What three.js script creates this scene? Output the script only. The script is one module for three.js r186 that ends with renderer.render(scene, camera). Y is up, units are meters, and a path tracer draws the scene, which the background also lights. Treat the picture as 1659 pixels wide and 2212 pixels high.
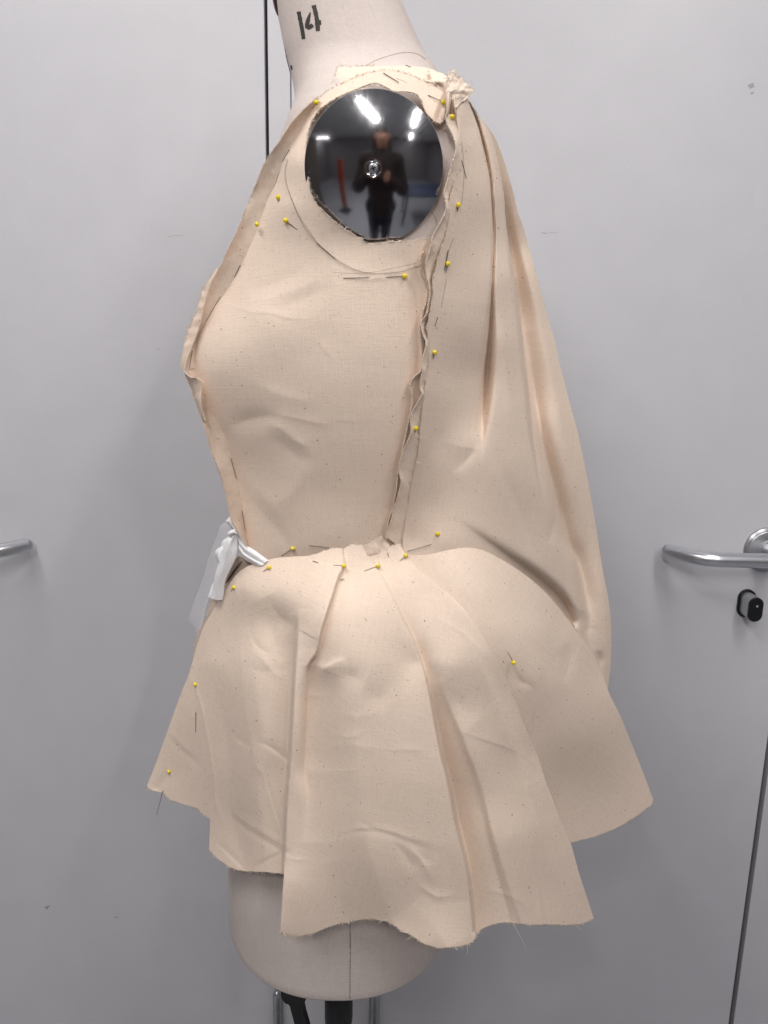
import * as THREE from 'three';
import { mergeGeometries, mergeVertices } from 'three/addons/utils/BufferGeometryUtils.js';
import { RoundedBoxGeometry } from 'three/addons/geometries/RoundedBoxGeometry.js';
import { ImprovedNoise } from 'three/addons/math/ImprovedNoise.js';
import { MarchingCubes } from 'three/addons/objects/MarchingCubes.js';
import { RectAreaLightUniformsLib } from 'three/addons/lights/RectAreaLightUniformsLib.js';

// ------------------------------------------------------------------ camera, lamps, exposure
const rad = (d) => d * Math.PI / 180;
const FOV = 67.3;
const scene = new THREE.Scene();
scene.background = new THREE.Color(0x000000);
const camera = new THREE.PerspectiveCamera(FOV, 768 / 1024, 0.02, 30);
camera.position.set(0, 0, 0.865);                       // a phone held 1.3 m above the floor
camera.rotation.set(rad(-12.3), 0, rad(1.1), 'YXZ');
camera.updateMatrixWorld(true);
scene.add(camera);

const renderer = new THREE.WebGLRenderer({ antialias: true });
renderer.setSize(768, 1024);
renderer.toneMapping = THREE.LinearToneMapping;
renderer.toneMappingExposure = 0.715;
renderer.shadowMap.enabled = true;
RectAreaLightUniformsLib.init();

const FLOOR = -1.4, CEIL = 1.22, WALL = -0.26;
// fluorescent fittings on the ceiling: [x, z, length, turn, power]
const LAMPS = [
  [-0.62, 0.70, 1.15, 0.31, 58],
  [0.66, 0.80, 1.2, 0.31, 46],
  [-0.24, 2.3, 1.3, 0.27, 110],
  [1.10, 2.55, 1.15, 0.27, 60],
  [1.85, 4.9, 1.2, 0.31, 40],
  [-3.45, 4.6, 1.0, 0.7, 40],
];

// ------------------------------------------------------------------ small helpers
let seed = 7;
const rnd = () => { seed = (seed * 1664525 + 1013904223) >>> 0; return seed / 4294967296; };
const rr = (a, b) => a + (b - a) * rnd();
const perlin = new ImprovedNoise();
const noise = (x, y, z = 0) => perlin.noise(x + 31.7, y + 17.3, z + 5.1);
const clamp = (x, a, b) => Math.min(b, Math.max(a, x));
const smooth = (t) => { t = clamp(t, 0, 1); return t * t * (3 - 2 * t); };

const FPX = 512 / Math.tan(rad(FOV / 2));
const camQ = camera.quaternion.clone(), camP = camera.position.clone();
// the place at distance z from the dress form's middle plane that lies along a sight line
function P(px, py, z) {
  const d = new THREE.Vector3((px - 384) / FPX, (512 - py) / FPX, -1).applyQuaternion(camQ);
  return camP.clone().addScaledVector(d, (z - camP.z) / d.z);
}
// measuring frames: pairs of numbers read off enlargements of the photograph, scaled to one unit
const frame = (ox, oy, s) => (l) => { const r = []; for (let i = 0; i < l.length; i += 2) r.push([(ox + l[i] * s) / 4, (oy + l[i + 1] * s) / 4]); return r; };
const A = frame(1000, 0, 1100 / 1659), B = frame(650, 900, 1200 / 1659), C = frame(1500, 900, 1100 / 1659), D = frame(0, 0, 3072 / 1659);
const E = frame(550, 2000, 1200 / 1659), F = frame(1500, 2000, 1200 / 1659), G = frame(550, 2900, 1300 / 1659), H = frame(1100, 3200, 1400 / 1659);
const I = frame(2400, 1900, 672 / 1659), J = frame(1150, 300, 700 / 1659), K = frame(700, 2000, 500 / 1659), L = frame(1600, 200, 500 / 1659);
const M = frame(1500, 950, 400 / 1659), N = frame(1500, 1450, 400 / 1106), O = frame(1050, 2100, 700 / 1659), Q = frame(700, 1050, 350 / 1408);
const R = frame(1000, 3900, 700 / 1659), S = frame(1050, 0, 400 / 1659);
const one = (f, x, y) => f([x, y])[0];
// triples: x, y, depth
const tri = (f) => (l) => { const r = []; for (let i = 0; i < l.length; i += 3) r.push([...f([l[i], l[i + 1]])[0], l[i + 2]]); return r; };

const used = {};
function numbered(n) { used[n] = (used[n] ?? -1) + 1; return used[n] ? n + '_' + String(used[n]).padStart(3, '0') : n; }
function tag(o, label, category, group) { o.userData.label = label; o.userData.category = category; if (group) o.userData.group = group; return o; }
function thing(name, label, category, pos = [0, 0, 0], group) {
  const g = new THREE.Group(); g.name = numbered(name); g.position.set(...pos); scene.add(g); return tag(g, label, category, group);
}
function mesh(name, geo, mat, parent = scene, kind) {
  const m = new THREE.Mesh(geo, mat); m.name = parent === scene ? numbered(name) : name; m.castShadow = m.receiveShadow = true;
  if (kind) m.userData.kind = kind;
  if (parent !== scene && parent.isGroup) { parent.updateMatrixWorld(true); }
  parent.add(m); return m;
}
// geometry made in world axes, moved to a thing whose base is elsewhere
function local(geo, parent) { parent.updateMatrixWorld(true); const p = new THREE.Vector3().setFromMatrixPosition(parent.matrixWorld); geo.translate(-p.x, -p.y, -p.z); return geo; }

function spline(pts, step = 1.0) {        // Catmull-Rom through points of any size, about one sample per unit
  if (pts.length < 3) { const [a, b] = pts, n = Math.max(1, Math.round(Math.hypot(b[0] - a[0], b[1] - a[1]) / step)); return Array.from({ length: n + 1 }, (_, i) => a.map((v, k) => v + (b[k] - v) * i / n)); }
  const out = [];
  for (let i = 0; i < pts.length - 1; i++) {
    const p1 = pts[i], p2 = pts[i + 1], p0 = pts[i - 1] ?? p1.map((v, k) => 2 * v - p2[k]), p3 = pts[i + 2] ?? p2.map((v, k) => 2 * v - p1[k]);
    const d01 = Math.sqrt(Math.hypot(p1[0] - p0[0], p1[1] - p0[1])) + 1e-4, d12 = Math.sqrt(Math.hypot(p2[0] - p1[0], p2[1] - p1[1])) + 1e-4, d23 = Math.sqrt(Math.hypot(p3[0] - p2[0], p3[1] - p2[1])) + 1e-4;
    const n = Math.max(1, Math.round(d12 * d12 / step));
    for (let j = 0; j < n; j++) {
      const t = j / n;
      out.push(p1.map((v, k) => {
        const m1 = d12 * ((p1[k] - p0[k]) / d01 - (p2[k] - p0[k]) / (d01 + d12) + (p2[k] - p1[k]) / d12);
        const m2 = d12 * ((p2[k] - p1[k]) / d12 - (p3[k] - p1[k]) / (d12 + d23) + (p3[k] - p2[k]) / d23);
        return (2 * t ** 3 - 3 * t * t + 1) * v + (t ** 3 - 2 * t * t + t) * m1 + (-2 * t ** 3 + 3 * t * t) * p2[k] + (t ** 3 - t * t) * m2;
      }));
    }
  }
  out.push(pts[pts.length - 1].slice());
  return out;
}
function tps(ctrl) {                       // thin plate through scattered depths
  const n = ctrl.length, s = 100, lam = 0.03, X = ctrl.map((c) => c[0] / s), Y = ctrl.map((c) => c[1] / s);
  const phi = (r2) => r2 < 1e-12 ? 0 : 0.5 * r2 * Math.log(r2), m = n + 3;
  const a = Array.from({ length: m }, (_, i) => new Float64Array(m + 1));
  for (let i = 0; i < n; i++) {
    for (let j = 0; j < n; j++) a[i][j] = phi((X[i] - X[j]) ** 2 + (Y[i] - Y[j]) ** 2) + (i === j ? lam : 0);
    a[i][n] = a[n][i] = 1; a[i][n + 1] = a[n + 1][i] = X[i]; a[i][n + 2] = a[n + 2][i] = Y[i]; a[i][m] = ctrl[i][2];
  }
  for (let c = 0; c < m; c++) {
    let p = c; for (let r = c + 1; r < m; r++) if (Math.abs(a[r][c]) > Math.abs(a[p][c])) p = r;
    [a[c], a[p]] = [a[p], a[c]];
    for (let r = 0; r < m; r++) if (r !== c) { const f = a[r][c] / a[c][c]; if (f) for (let k = c; k <= m; k++) a[r][k] -= f * a[c][k]; }
  }
  const w = a.map((row, i) => row[m] / row[i]);
  return (px, py) => { const x = px / s, y = py / s; let v = w[n] + w[n + 1] * x + w[n + 2] * y; for (let i = 0; i < n; i++) v += w[i] * phi((X[i] - x) ** 2 + (Y[i] - y) ** 2); return v; };
}
// a crease along a path. w = [left, right] for a path read downwards, [below, above] for one read to the right. amp in mm along the path
function crease(pts, w, amp, wk) {
  const n = pts.length, q = pts.map((p, i) => [p[0], p[1], Array.isArray(amp) ? amp[Math.min(i, amp.length - 1)] : (i === 0 || i === n - 1 ? 0 : amp), wk ? wk[Math.min(i, wk.length - 1)] : 1]);
  const s = spline(q, 4), kmax = Math.max(...s.map((p) => p[3])), reach = 2.6 * Math.max(...w) * kmax, gain = Math.max(...q.map((p) => Math.abs(p[2]))) < 3.7 ? 0.00046 : 0.00068;
  let x0 = 1e9, x1 = -1e9, y0 = 1e9, y1 = -1e9;
  for (const p of s) { x0 = Math.min(x0, p[0]); x1 = Math.max(x1, p[0]); y0 = Math.min(y0, p[1]); y1 = Math.max(y1, p[1]); }
  return (x, y) => {
    if (x < x0 - reach || x > x1 + reach || y < y0 - reach || y > y1 + reach) return 0;
    let best = 1e9, bt = 0, bi = 0;
    for (let i = 0; i < s.length - 1; i++) {
      const p = s[i], r = s[i + 1], dx = r[0] - p[0], dy = r[1] - p[1], t = clamp(((x - p[0]) * dx + (y - p[1]) * dy) / (dx * dx + dy * dy + 1e-9), 0, 1);
      const d = (p[0] + t * dx - x) ** 2 + (p[1] + t * dy - y) ** 2; if (d < best) { best = d; bt = t; bi = i; }
    }
    const p = s[bi], r = s[bi + 1], side = (r[0] - p[0]) * (y - p[1]) - (r[1] - p[1]) * (x - p[0]);
    const k = p[3] + (r[3] - p[3]) * bt, ww = (side > 0 ? w[0] : w[1]) * k;
    return gain * (p[2] + (r[2] - p[2]) * bt) * Math.exp(-Math.pow(best / (ww * ww), 0.74));
  };
}
// cloth laid over the depths of a body, cut along an outline, with real thickness
const T_CLOTH = 0.0007;
function sheet(o) {
  const h = o.h ?? 1.25, base = tps(o.ctrl), folds = o.folds ?? [], na = (o.noise ?? 0.0006) * (o.nf > 20 ? 0.5 : 1), nf = (o.nf ?? 40) * (o.nf > 20 ? 1.5 : 1), ns = o.ns ?? 0;
  const zf = (x, y) => { let z = base(x, y) + na * (noise(x / nf, y / nf, ns) + 0.5 * noise(x / nf * 2.3, y / nf * 2.3, ns + 4)); for (const f of folds) z += f(x, y); if (o.extra) z += o.extra(x, y); return z; };
  const out = [], raw = [];
  for (const sg of o.edge) {
    const isRaw = sg.raw, pts = spline(sg.p ?? sg, 0.8);
    pts.pop();
    for (let i = 0; i < pts.length; i++) {
      let [x, y] = pts[i];
      if (isRaw) { x += 0.45 * noise(x / 1.7, y / 1.7, 9) + 0.6 * noise(x / 6, y / 6, 3); y += 0.45 * noise(x / 1.7, y / 1.7, 21) + 0.6 * noise(x / 6, y / 6, 33); }
      out.push([x, y]); raw.push(isRaw ? 1 : 0);
    }
  }
  let x0 = 1e9, x1 = -1e9, y0 = 1e9, y1 = -1e9;
  for (const p of out) { x0 = Math.min(x0, p[0]); x1 = Math.max(x1, p[0]); y0 = Math.min(y0, p[1]); y1 = Math.max(y1, p[1]); }
  x0 -= 1.5 * h; y0 -= 1.5 * h;
  const nx = Math.ceil((x1 - x0) / h) + 3, ny = Math.ceil((y1 - y0) / h) + 3, ins = new Uint8Array(nx * ny);
  for (let j = 0; j < ny; j++) {
    const y = y0 + j * h + 1e-5, xs = [];
    for (let i = 0; i < out.length; i++) { const a = out[i], b = out[(i + 1) % out.length]; if ((a[1] > y) !== (b[1] > y)) xs.push(a[0] + (y - a[1]) / (b[1] - a[1]) * (b[0] - a[0])); }
    xs.sort((a, b) => a - b);
    for (let k = 0; k + 1 < xs.length; k += 2) for (let i = Math.max(0, Math.ceil((xs[k] - x0) / h)); i <= Math.floor((xs[k + 1] - x0) / h); i++) ins[j * nx + i] = 1;
  }
  const id = new Int32Array(nx * ny).fill(-1), V = [], idx = [];
  const vert = (i, j) => {
    const k = j * nx + i; if (id[k] >= 0) return id[k];
    let x = x0 + i * h, y = y0 + j * h;
    if (!ins[k]) {
      let best = 1e9, bx = x, by = y;
      for (let q = 0; q < out.length; q++) {
        const a = out[q]; if (Math.abs(a[0] - x) > 5 || Math.abs(a[1] - y) > 5) continue;
        const b = out[(q + 1) % out.length], dx = b[0] - a[0], dy = b[1] - a[1], t = clamp(((x - a[0]) * dx + (y - a[1]) * dy) / (dx * dx + dy * dy + 1e-9), 0, 1), ex = a[0] + t * dx, ey = a[1] + t * dy, d = (ex - x) ** 2 + (ey - y) ** 2;
        if (d < best) { best = d; bx = ex; by = ey; }
      }
      x = bx; y = by;
    }
    V.push([x, y]); return (id[k] = V.length - 1);
  };
  for (let j = 0; j < ny - 1; j++) for (let i = 0; i < nx - 1; i++) {
    const k = j * nx + i; if (!(ins[k] || ins[k + 1] || ins[k + nx] || ins[k + nx + 1])) continue;
    const a = vert(i, j), b = vert(i + 1, j), c = vert(i + 1, j + 1), d = vert(i, j + 1);
    if ((i + j) & 1) idx.push(a, d, b, b, d, c); else idx.push(a, d, c, a, c, b);
  }
  const pos = []; for (const v of V) { const p = P(v[0], v[1], zf(v[0], v[1])); pos.push(p.x, p.y, p.z); }
  const geo = thicken(pos, idx, o.t ?? T_CLOTH, o.turn ?? 0, o.shift ?? [0, 0]);
  const m = mesh(o.name, geo, o.mat ?? MAT.muslin, o.parent ?? scene);
  m.zf = zf;
  const sheetInfo = { mesh: m, zf, at: (p, lift = 0) => P(p[0], p[1], zf(p[0], p[1]) + lift) };
  // frayed threads along the raw cut edges
  if (o.fray !== 0 && raw.some((r) => r)) {
    const parts = [], len = 1.45 * (o.fray ?? 1); let area = 0; for (let i = 0; i < out.length; i++) { const a = out[i], b = out[(i + 1) % out.length]; area += a[0] * b[1] - b[0] * a[1]; }
    for (let i = 0; i < out.length; i++) if (raw[i] && rnd() < 0.55) {
      const a = out[(i + out.length - 1) % out.length], b = out[(i + 1) % out.length], tx = b[0] - a[0], ty = b[1] - a[1], l = Math.hypot(tx, ty) + 1e-6;
      let ox = ty / l, oy = -tx / l;
      const cl = noise(out[i][0] / 9, out[i][1] / 9, 55), L2 = len * (0.5 + 1.3 * rnd() * rnd() + 1.4 * Math.max(0, cl)) * (rnd() < 0.05 ? 2 : 1), bend = rr(-0.9, 0.9);
      const p = out[i], z = zf(p[0], p[1]);
      // the outline may run either way round: step to whichever side is outside
      if (area < 0) { ox = -ox; oy = -oy; }
      const q0 = P(p[0] - ox * 0.6, p[1] - oy * 0.6, z + 0.0004), q1 = P(p[0] + (ox + bend * tx / l * 0.4) * L2 * 0.6, p[1] + (oy + bend * ty / l * 0.4) * L2 * 0.6, z + rr(-0.001, 0.001)), q2 = P(p[0] + (ox + bend * tx / l) * L2, p[1] + (oy + bend * ty / l) * L2 + 0.15 * L2, z + rr(-0.002, 0.002));
      parts.push(fibre([q0, q1, q2], 0.00032));
    }
    if (parts.length) { const f = mesh('frayed_edge', mergeGeometries(parts), MAT.thread, m); f.userData.kind = 'stuff'; }
  }
  return sheetInfo;
}
function fibre(q, r) {
  const v = [], id = [], nrm = [];
  for (let i = 0; i < q.length; i++) {
    const t = q[Math.min(i + 1, q.length - 1)].clone().sub(q[Math.max(i - 1, 0)]).normalize(), a = new THREE.Vector3(0.3, 0.2, 0.93).cross(t).normalize(), b = t.clone().cross(a);
    for (let k = 0; k < 3; k++) { const c = Math.cos(k * 2.094), s = Math.sin(k * 2.094), rk = r * (1 - 0.4 * i / q.length); nrm.push(a.x * c + b.x * s, a.y * c + b.y * s, a.z * c + b.z * s); v.push(q[i].x + rk * (a.x * c + b.x * s), q[i].y + rk * (a.y * c + b.y * s), q[i].z + rk * (a.z * c + b.z * s)); }
    if (i) for (let k = 0; k < 3; k++) { const k2 = (k + 1) % 3, o = (i - 1) * 3; id.push(o + k, o + k2, o + 3 + k, o + k2, o + 3 + k2, o + 3 + k); }
  }
  const g = new THREE.BufferGeometry(); g.setAttribute('position', new THREE.Float32BufferAttribute(v, 3)); g.setAttribute('normal', new THREE.Float32BufferAttribute(nrm, 3)); g.setAttribute('uv', new THREE.Float32BufferAttribute(new Float32Array(v.length / 3 * 2), 2)); g.setIndex(id); return g;
}
function thicken(pos, idx, t, turn, shift) {
  const g = new THREE.BufferGeometry(); g.setAttribute('position', new THREE.Float32BufferAttribute(pos, 3)); g.setIndex(idx); g.computeVertexNormals();
  const nr = g.attributes.normal.array, n = pos.length / 3, c = Math.cos(turn), s = Math.sin(turn), p2 = new Array(), n2 = [], uv = [], id = idx.slice();
  for (let i = 0; i < n * 3; i++) { p2.push(pos[i]); n2.push(nr[i]); }
  for (let i = 0; i < n * 3; i++) { p2.push(pos[i] - t * nr[i]); n2.push(-nr[i]); }
  for (let q = 0; q < 2; q++) for (let i = 0; i < n; i++) { const x = pos[3 * i], y = pos[3 * i + 1]; uv.push((x * c + y * s + shift[0]) / 0.4, (-x * s + y * c + shift[1]) / 0.4); }
  for (let i = 0; i < idx.length; i += 3) id.push(idx[i] + n, idx[i + 2] + n, idx[i + 1] + n);
  const edges = new Map();
  for (let i = 0; i < idx.length; i += 3) for (let k = 0; k < 3; k++) { const a = idx[i + k], b = idx[i + (k + 1) % 3]; if (a === b) continue; const rk = b * n + a; if (edges.has(rk)) edges.delete(rk); else edges.set(a * n + b, [a, b]); }
  for (const [a, b] of edges.values()) {
    const o = p2.length / 3, ex = pos[3 * b] - pos[3 * a], ey = pos[3 * b + 1] - pos[3 * a + 1], ez = pos[3 * b + 2] - pos[3 * a + 2];
    const vx = nr[3 * a], vy = nr[3 * a + 1], vz = nr[3 * a + 2]; let qx = ey * vz - ez * vy, qy = ez * vx - ex * vz, qz = ex * vy - ey * vx; const l = Math.hypot(qx, qy, qz) + 1e-12;
    for (const [k, bk] of [[a, 0], [b, 0], [b, 1], [a, 1]]) { for (let d = 0; d < 3; d++) p2.push(p2[3 * (k + bk * n) + d]); n2.push(qx / l, qy / l, qz / l); uv.push(uv[2 * k], uv[2 * k + 1]); }
    id.push(o, o + 2, o + 1, o, o + 3, o + 2);
  }
  const r = new THREE.BufferGeometry(); r.setAttribute('position', new THREE.Float32BufferAttribute(p2, 3)); r.setAttribute('normal', new THREE.Float32BufferAttribute(n2, 3)); r.setAttribute('uv', new THREE.Float32BufferAttribute(uv, 2)); r.setIndex(id); return r;
}
// a ribbon of cloth lofted through curves of [x, y, depth]
function strip(o) {
  const nu = o.nu ?? 120, nv = o.nv ?? 10, cs = o.curves.map((c) => {
    const s = spline(c, 0.5), acc = [0]; for (let i = 1; i < s.length; i++) acc.push(acc[i - 1] + Math.hypot(s[i][0] - s[i - 1][0], s[i][1] - s[i - 1][1]));
    const tot = acc[acc.length - 1], r = []; let j = 0;
    for (let i = 0; i <= nu; i++) { const d = tot * i / nu; while (j < s.length - 2 && acc[j + 1] < d) j++; const t = (d - acc[j]) / (acc[j + 1] - acc[j] + 1e-9); r.push(s[j].map((v, k) => v + (s[j + 1][k] - v) * clamp(t, 0, 1))); }
    return r;
  });
  const pos = [], idx = [], wz = o.wave ?? 0;
  for (let i = 0; i <= nu; i++) {
    const col = spline(cs.map((c) => c[i]), 1e9), full = [];
    for (let v = 0; v <= nv; v++) {
      const t = v / nv * (cs.length - 1), k = Math.min(cs.length - 2, Math.floor(t)), f = t - k, g = (q) => cs[clamp(q, 0, cs.length - 1)][i], p0 = k > 0 ? g(k - 1) : g(0).map((a, d) => 2 * a - g(1)[d]), p1 = g(k), p2 = g(k + 1), p3 = k + 2 < cs.length ? g(k + 2) : g(k + 1).map((a, d) => 2 * a - g(k)[d]);
      const q = p1.map((a, d) => 0.5 * (2 * a + (p2[d] - p0[d]) * f + (2 * p0[d] - 5 * a + 4 * p2[d] - p3[d]) * f * f + (3 * a - p0[d] - 3 * p2[d] + p3[d]) * f ** 3));
      let [x, y, z] = q;
      z += wz * noise(x / 9, y / 9, 77 + (o.ns ?? 0)) + (o.noise ?? 0.0002) * noise(x / 4, y / 4, 12);
      if (v === 0 && o.rag !== 0) { x += 0.5 * noise(x / 1.5, y / 1.5, 1) * (o.rag ?? 1); y += 0.4 * noise(x / 1.5, y / 1.5, 2) * (o.rag ?? 1); }
      const p = P(x, y, z); pos.push(p.x, p.y, p.z); full.push([x, y, z]);
    }
  }
  for (let i = 0; i < nu; i++) for (let v = 0; v < nv; v++) { const a = i * (nv + 1) + v, b = a + 1, c = a + nv + 1, d = c + 1; idx.push(a, c, b, b, c, d); }
  // face the camera
  { const a = new THREE.Vector3().fromArray(pos, 0), mid = Math.floor(nu / 2) * (nv + 1) + Math.floor(nv / 2), p = new THREE.Vector3().fromArray(pos, 3 * mid), u = new THREE.Vector3().fromArray(pos, 3 * (mid + nv + 1)).sub(p), w = new THREE.Vector3().fromArray(pos, 3 * (mid + 1)).sub(p); if (u.cross(w).dot(camP.clone().sub(p)) < 0) for (let i = 0; i < idx.length; i += 3) [idx[i + 1], idx[i + 2]] = [idx[i + 2], idx[i + 1]]; }
  const m = mesh(o.name, thicken(pos, idx, o.t ?? T_CLOTH, o.turn ?? 0.4, o.shift ?? [0.1, 0.2]), o.mat ?? MAT.muslin, o.parent ?? scene);
  if (o.fray) {
    const parts = [], c0 = cs[0], c1 = cs[1];
    for (let i = 0; i < 1.5 * nu; i++) {
      const k = Math.min(nu, Math.floor(rnd() * nu)), a = c0[k], b = c1[k]; let dx = a[0] - b[0], dy = a[1] - b[1]; const l = Math.hypot(dx, dy) + 1e-6; dx /= l; dy /= l;
      const len = 0.75 * o.fray * (0.4 + 1.5 * rnd() * rnd()), bx = rr(-0.7, 0.7);
      const q0 = P(a[0] - dx * 0.7, a[1] - dy * 0.7, a[2] + 0.0003), q1 = P(a[0] + dx * len * 0.6 - dy * bx * len * 0.3, a[1] + dy * len * 0.6 + dx * bx * len * 0.3, a[2] + rr(-0.0005, 0.001)), q2 = P(a[0] + dx * len - dy * bx * len * 0.8, a[1] + dy * len + dx * bx * len * 0.8, a[2] + rr(-0.001, 0.002));
      parts.push(fibre([q0, q1, q2], 0.0003));
    }
    mesh('frayed_edge', mergeGeometries(parts), MAT.thread, m).userData.kind = 'stuff';
  }
  return m;
}
// a pen or pencil mark: a film of graphite or ink lying on the cloth
function mark(name, pts, width, zat, mat, parent, lift = 0.0003) {
  const s = spline(pts, 1.2), pos = [], idx = [], uv = [];
  s.forEach((p, i) => {
    const a = s[Math.max(0, i - 1)], b = s[Math.min(s.length - 1, i + 1)], dx = b[0] - a[0], dy = b[1] - a[1], l = Math.hypot(dx, dy) + 1e-9, w = (p[2] ?? width) / 2 * (1 + 0.25 * noise(p[0] / 3, p[1] / 3, 8));
    for (const k of [-1, 0, 1]) { const x = p[0] - dy / l * w * k, y = p[1] + dx / l * w * k, q = P(x, y, zat(x, y) + lift); pos.push(q.x, q.y, q.z); uv.push(i / 4, k); }
    if (i) for (const k of [0, 1]) { const o = (i - 1) * 3 + k; idx.push(o, o + 1, o + 3, o + 1, o + 4, o + 3); }
  });
  const g = new THREE.BufferGeometry(); g.setAttribute('position', new THREE.Float32BufferAttribute(pos, 3)); g.setAttribute('uv', new THREE.Float32BufferAttribute(uv, 2)); g.setIndex(idx); g.computeVertexNormals();
  return mesh(name, g, mat, parent);
}

// ------------------------------------------------------------------ materials
function texture(w, h, fill, srgb) {
  const d = new Uint8Array(w * h * 4); for (let y = 0; y < h; y++) for (let x = 0; x < w; x++) { const c = fill(x, y), k = 4 * (y * w + x); d[k] = clamp(c[0], 0, 255); d[k + 1] = clamp(c[1], 0, 255); d[k + 2] = clamp(c[2], 0, 255); d[k + 3] = 255; }
  const t = new THREE.DataTexture(d, w, h); t.wrapS = t.wrapT = THREE.RepeatWrapping; t.magFilter = THREE.LinearFilter; t.minFilter = THREE.LinearMipmapLinearFilter; t.generateMipmaps = true; if (srgb) t.colorSpace = THREE.SRGBColorSpace; t.needsUpdate = true; return t;
}
function clothTextures(size, base, specks, slubs, strength) {
  const a = new Float32Array(size * size * 3), hgt = new Float32Array(size * size), warp = new Float32Array(size), weft = new Float32Array(size);
  for (let i = 0; i < size; i++) { warp[i] = rr(-1, 1); weft[i] = rr(-1, 1); }
  // threads of uneven thickness lying both ways
  const hz = new Float32Array(size * size), vt = new Float32Array(size * size);
  for (const [arr, along] of [[hz, 1], [vt, 0]]) for (let line = 0; line < size; line++) { const w2 = line >> 1; let v = 0; seed = (w2 * 7919 + along * 104729 + 77) >>> 0; rnd(); for (let t = -40; t < size; t++) { v = v * 0.9 + rr(-0.42, 0.42); if (t >= 0) arr[along ? line * size + t : t * size + line] = clamp(v, -1.4, 1.4); } }
  seed = size + specks;
  for (let y = 0; y < size; y++) for (let x = 0; x < size; x++) {
    const n = warp[x] * (0.6 + 0.4 * Math.sin(y * 0.05 + x)) + weft[y] * (0.6 + 0.4 * Math.sin(x * 0.043 + y * 1.7)), fine = rr(-1, 1), k = y * size + x;
    const big = 0.5 * Math.sin(2 * Math.PI * (2 * x / size + Math.sin(2 * Math.PI * y / size) * 0.4)) * Math.sin(2 * Math.PI * 3 * y / size);
    const th = hz[k] + vt[k], v = 1 + strength * (0.011 * n + 0.02 * fine + 0.012 * big + 0.015 * th); for (let c = 0; c < 3; c++) a[3 * k + c] = base[c] * v; hgt[k] = 128 + 12 * n + 22 * fine + 30 * th;
  }
  const dot = (cx, cy, l, wd, ang, col, al) => {
    const ca = Math.cos(ang), sa = Math.sin(ang), rr2 = Math.ceil(Math.max(l, wd)) + 1;
    for (let y = -rr2; y <= rr2; y++) for (let x = -rr2; x <= rr2; x++) { const u = (x * ca + y * sa) / l, v = (-x * sa + y * ca) / wd, f = al * clamp(1.4 - Math.hypot(u, v), 0, 1); if (f <= 0) continue; const k = ((cy + y + size) % size) * size + (cx + x + size) % size; for (let c = 0; c < 3; c++) a[3 * k + c] += (col[c] - a[3 * k + c]) * f; }
  };
  for (let i = 0; i < specks; i++) { const big = rnd() < 0.1; dot(Math.floor(rnd() * size), Math.floor(rnd() * size), big ? rr(1.3, 2.2) : rr(0.6, 1.3), big ? rr(0.9, 1.4) : rr(0.5, 0.9), rnd() * 3.14, [92, 70, 58], rr(0.35, 0.95)); }
  for (let i = 0; i < slubs; i++) dot(Math.floor(rnd() * size), Math.floor(rnd() * size), rr(1.2, 4.5), rr(0.6, 1.1), (rnd() < 0.5 ? 0 : 1.57) + rr(-0.2, 0.2), [244, 234, 222], rr(0.1, 0.4));
  return [texture(size, size, (x, y) => { const k = 3 * (y * size + x); return [a[k], a[k + 1], a[k + 2]]; }, true), texture(size, size, (x, y) => { const v = hgt[y * size + x]; return [v, v, v]; })];
}
const [muslinMap, muslinBump] = clothTextures(1024, [227, 208, 191], 900, 700, 0.7);
const [canvasMap, canvasBump] = clothTextures(1024, [204, 193, 187], 60, 260, 1.1);
const std = (color, roughness, metalness = 0, extra = {}) => new THREE.MeshStandardMaterial({ color, roughness, metalness, ...extra });
const MAT = {
  muslin: std(0xffffff, 0.92, 0, { map: muslinMap, bumpMap: muslinBump, bumpScale: 0.0003 }),
  canvas: std(0xffffff, 0.88, 0, { map: canvasMap, bumpMap: canvasBump, bumpScale: 0.0002 }),
  thread: std(0xe6d8c8, 0.95),
  white: std(0xf1f1f3, 0.8, 0, { bumpMap: muslinBump, bumpScale: 0.0004 }),
  chrome: std(0xb4b4b8, 0.11, 1),
  steel: std(0xb4b6ba, 0.36, 0.85),
  brushed: std(0xcccfd4, 0.3, 0.9),
  pinSteel: std(0x7d7672, 0.4, 0.8),
  yellow: new THREE.MeshPhysicalMaterial({ color: 0xe6cf10, roughness: 0.28, clearcoat: 0.6, clearcoatRoughness: 0.1 }),
  black: std(0x0b0b0e, 0.5),
  blackPlastic: std(0x15171c, 0.32),
  gap: std(0x0a0a0c, 0.9),
  ink: std(0x3a3836, 0.8),
  pencil: std(0x6f635c, 0.9, 0, { transparent: true, opacity: 0.42 }),
  pencilDark: std(0x4b423e, 0.9, 0, { transparent: true, opacity: 0.5 }),
  wood: std(0x3d231c, 0.45),
  sheer: new THREE.MeshStandardMaterial({ color: 0xe4e4ea, roughness: 0.8, transparent: true, opacity: 0.17 }),
};
const scratch = texture(1024, 256, (x, y) => { const v = 150 + 60 * noise(x / 3, y / 90, 3) + 30 * noise(x / 40, y / 30, 6) + (rnd() < 0.004 ? 90 : 0) + rr(-14, 14); return [v, v, v]; });
MAT.chrome.roughnessMap = scratch; MAT.chrome.roughness = 0.165;
MAT.flap = new THREE.MeshPhysicalMaterial({ color: 0xffffff, roughness: 1, map: muslinMap, transmission: 0.14, thickness: 0 });
MAT.pencilSoft = std(0x6f635c, 0.9, 0, { transparent: true, opacity: 0.26 });
MAT.seamThread = std(0x6a564a, 0.95);

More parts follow.
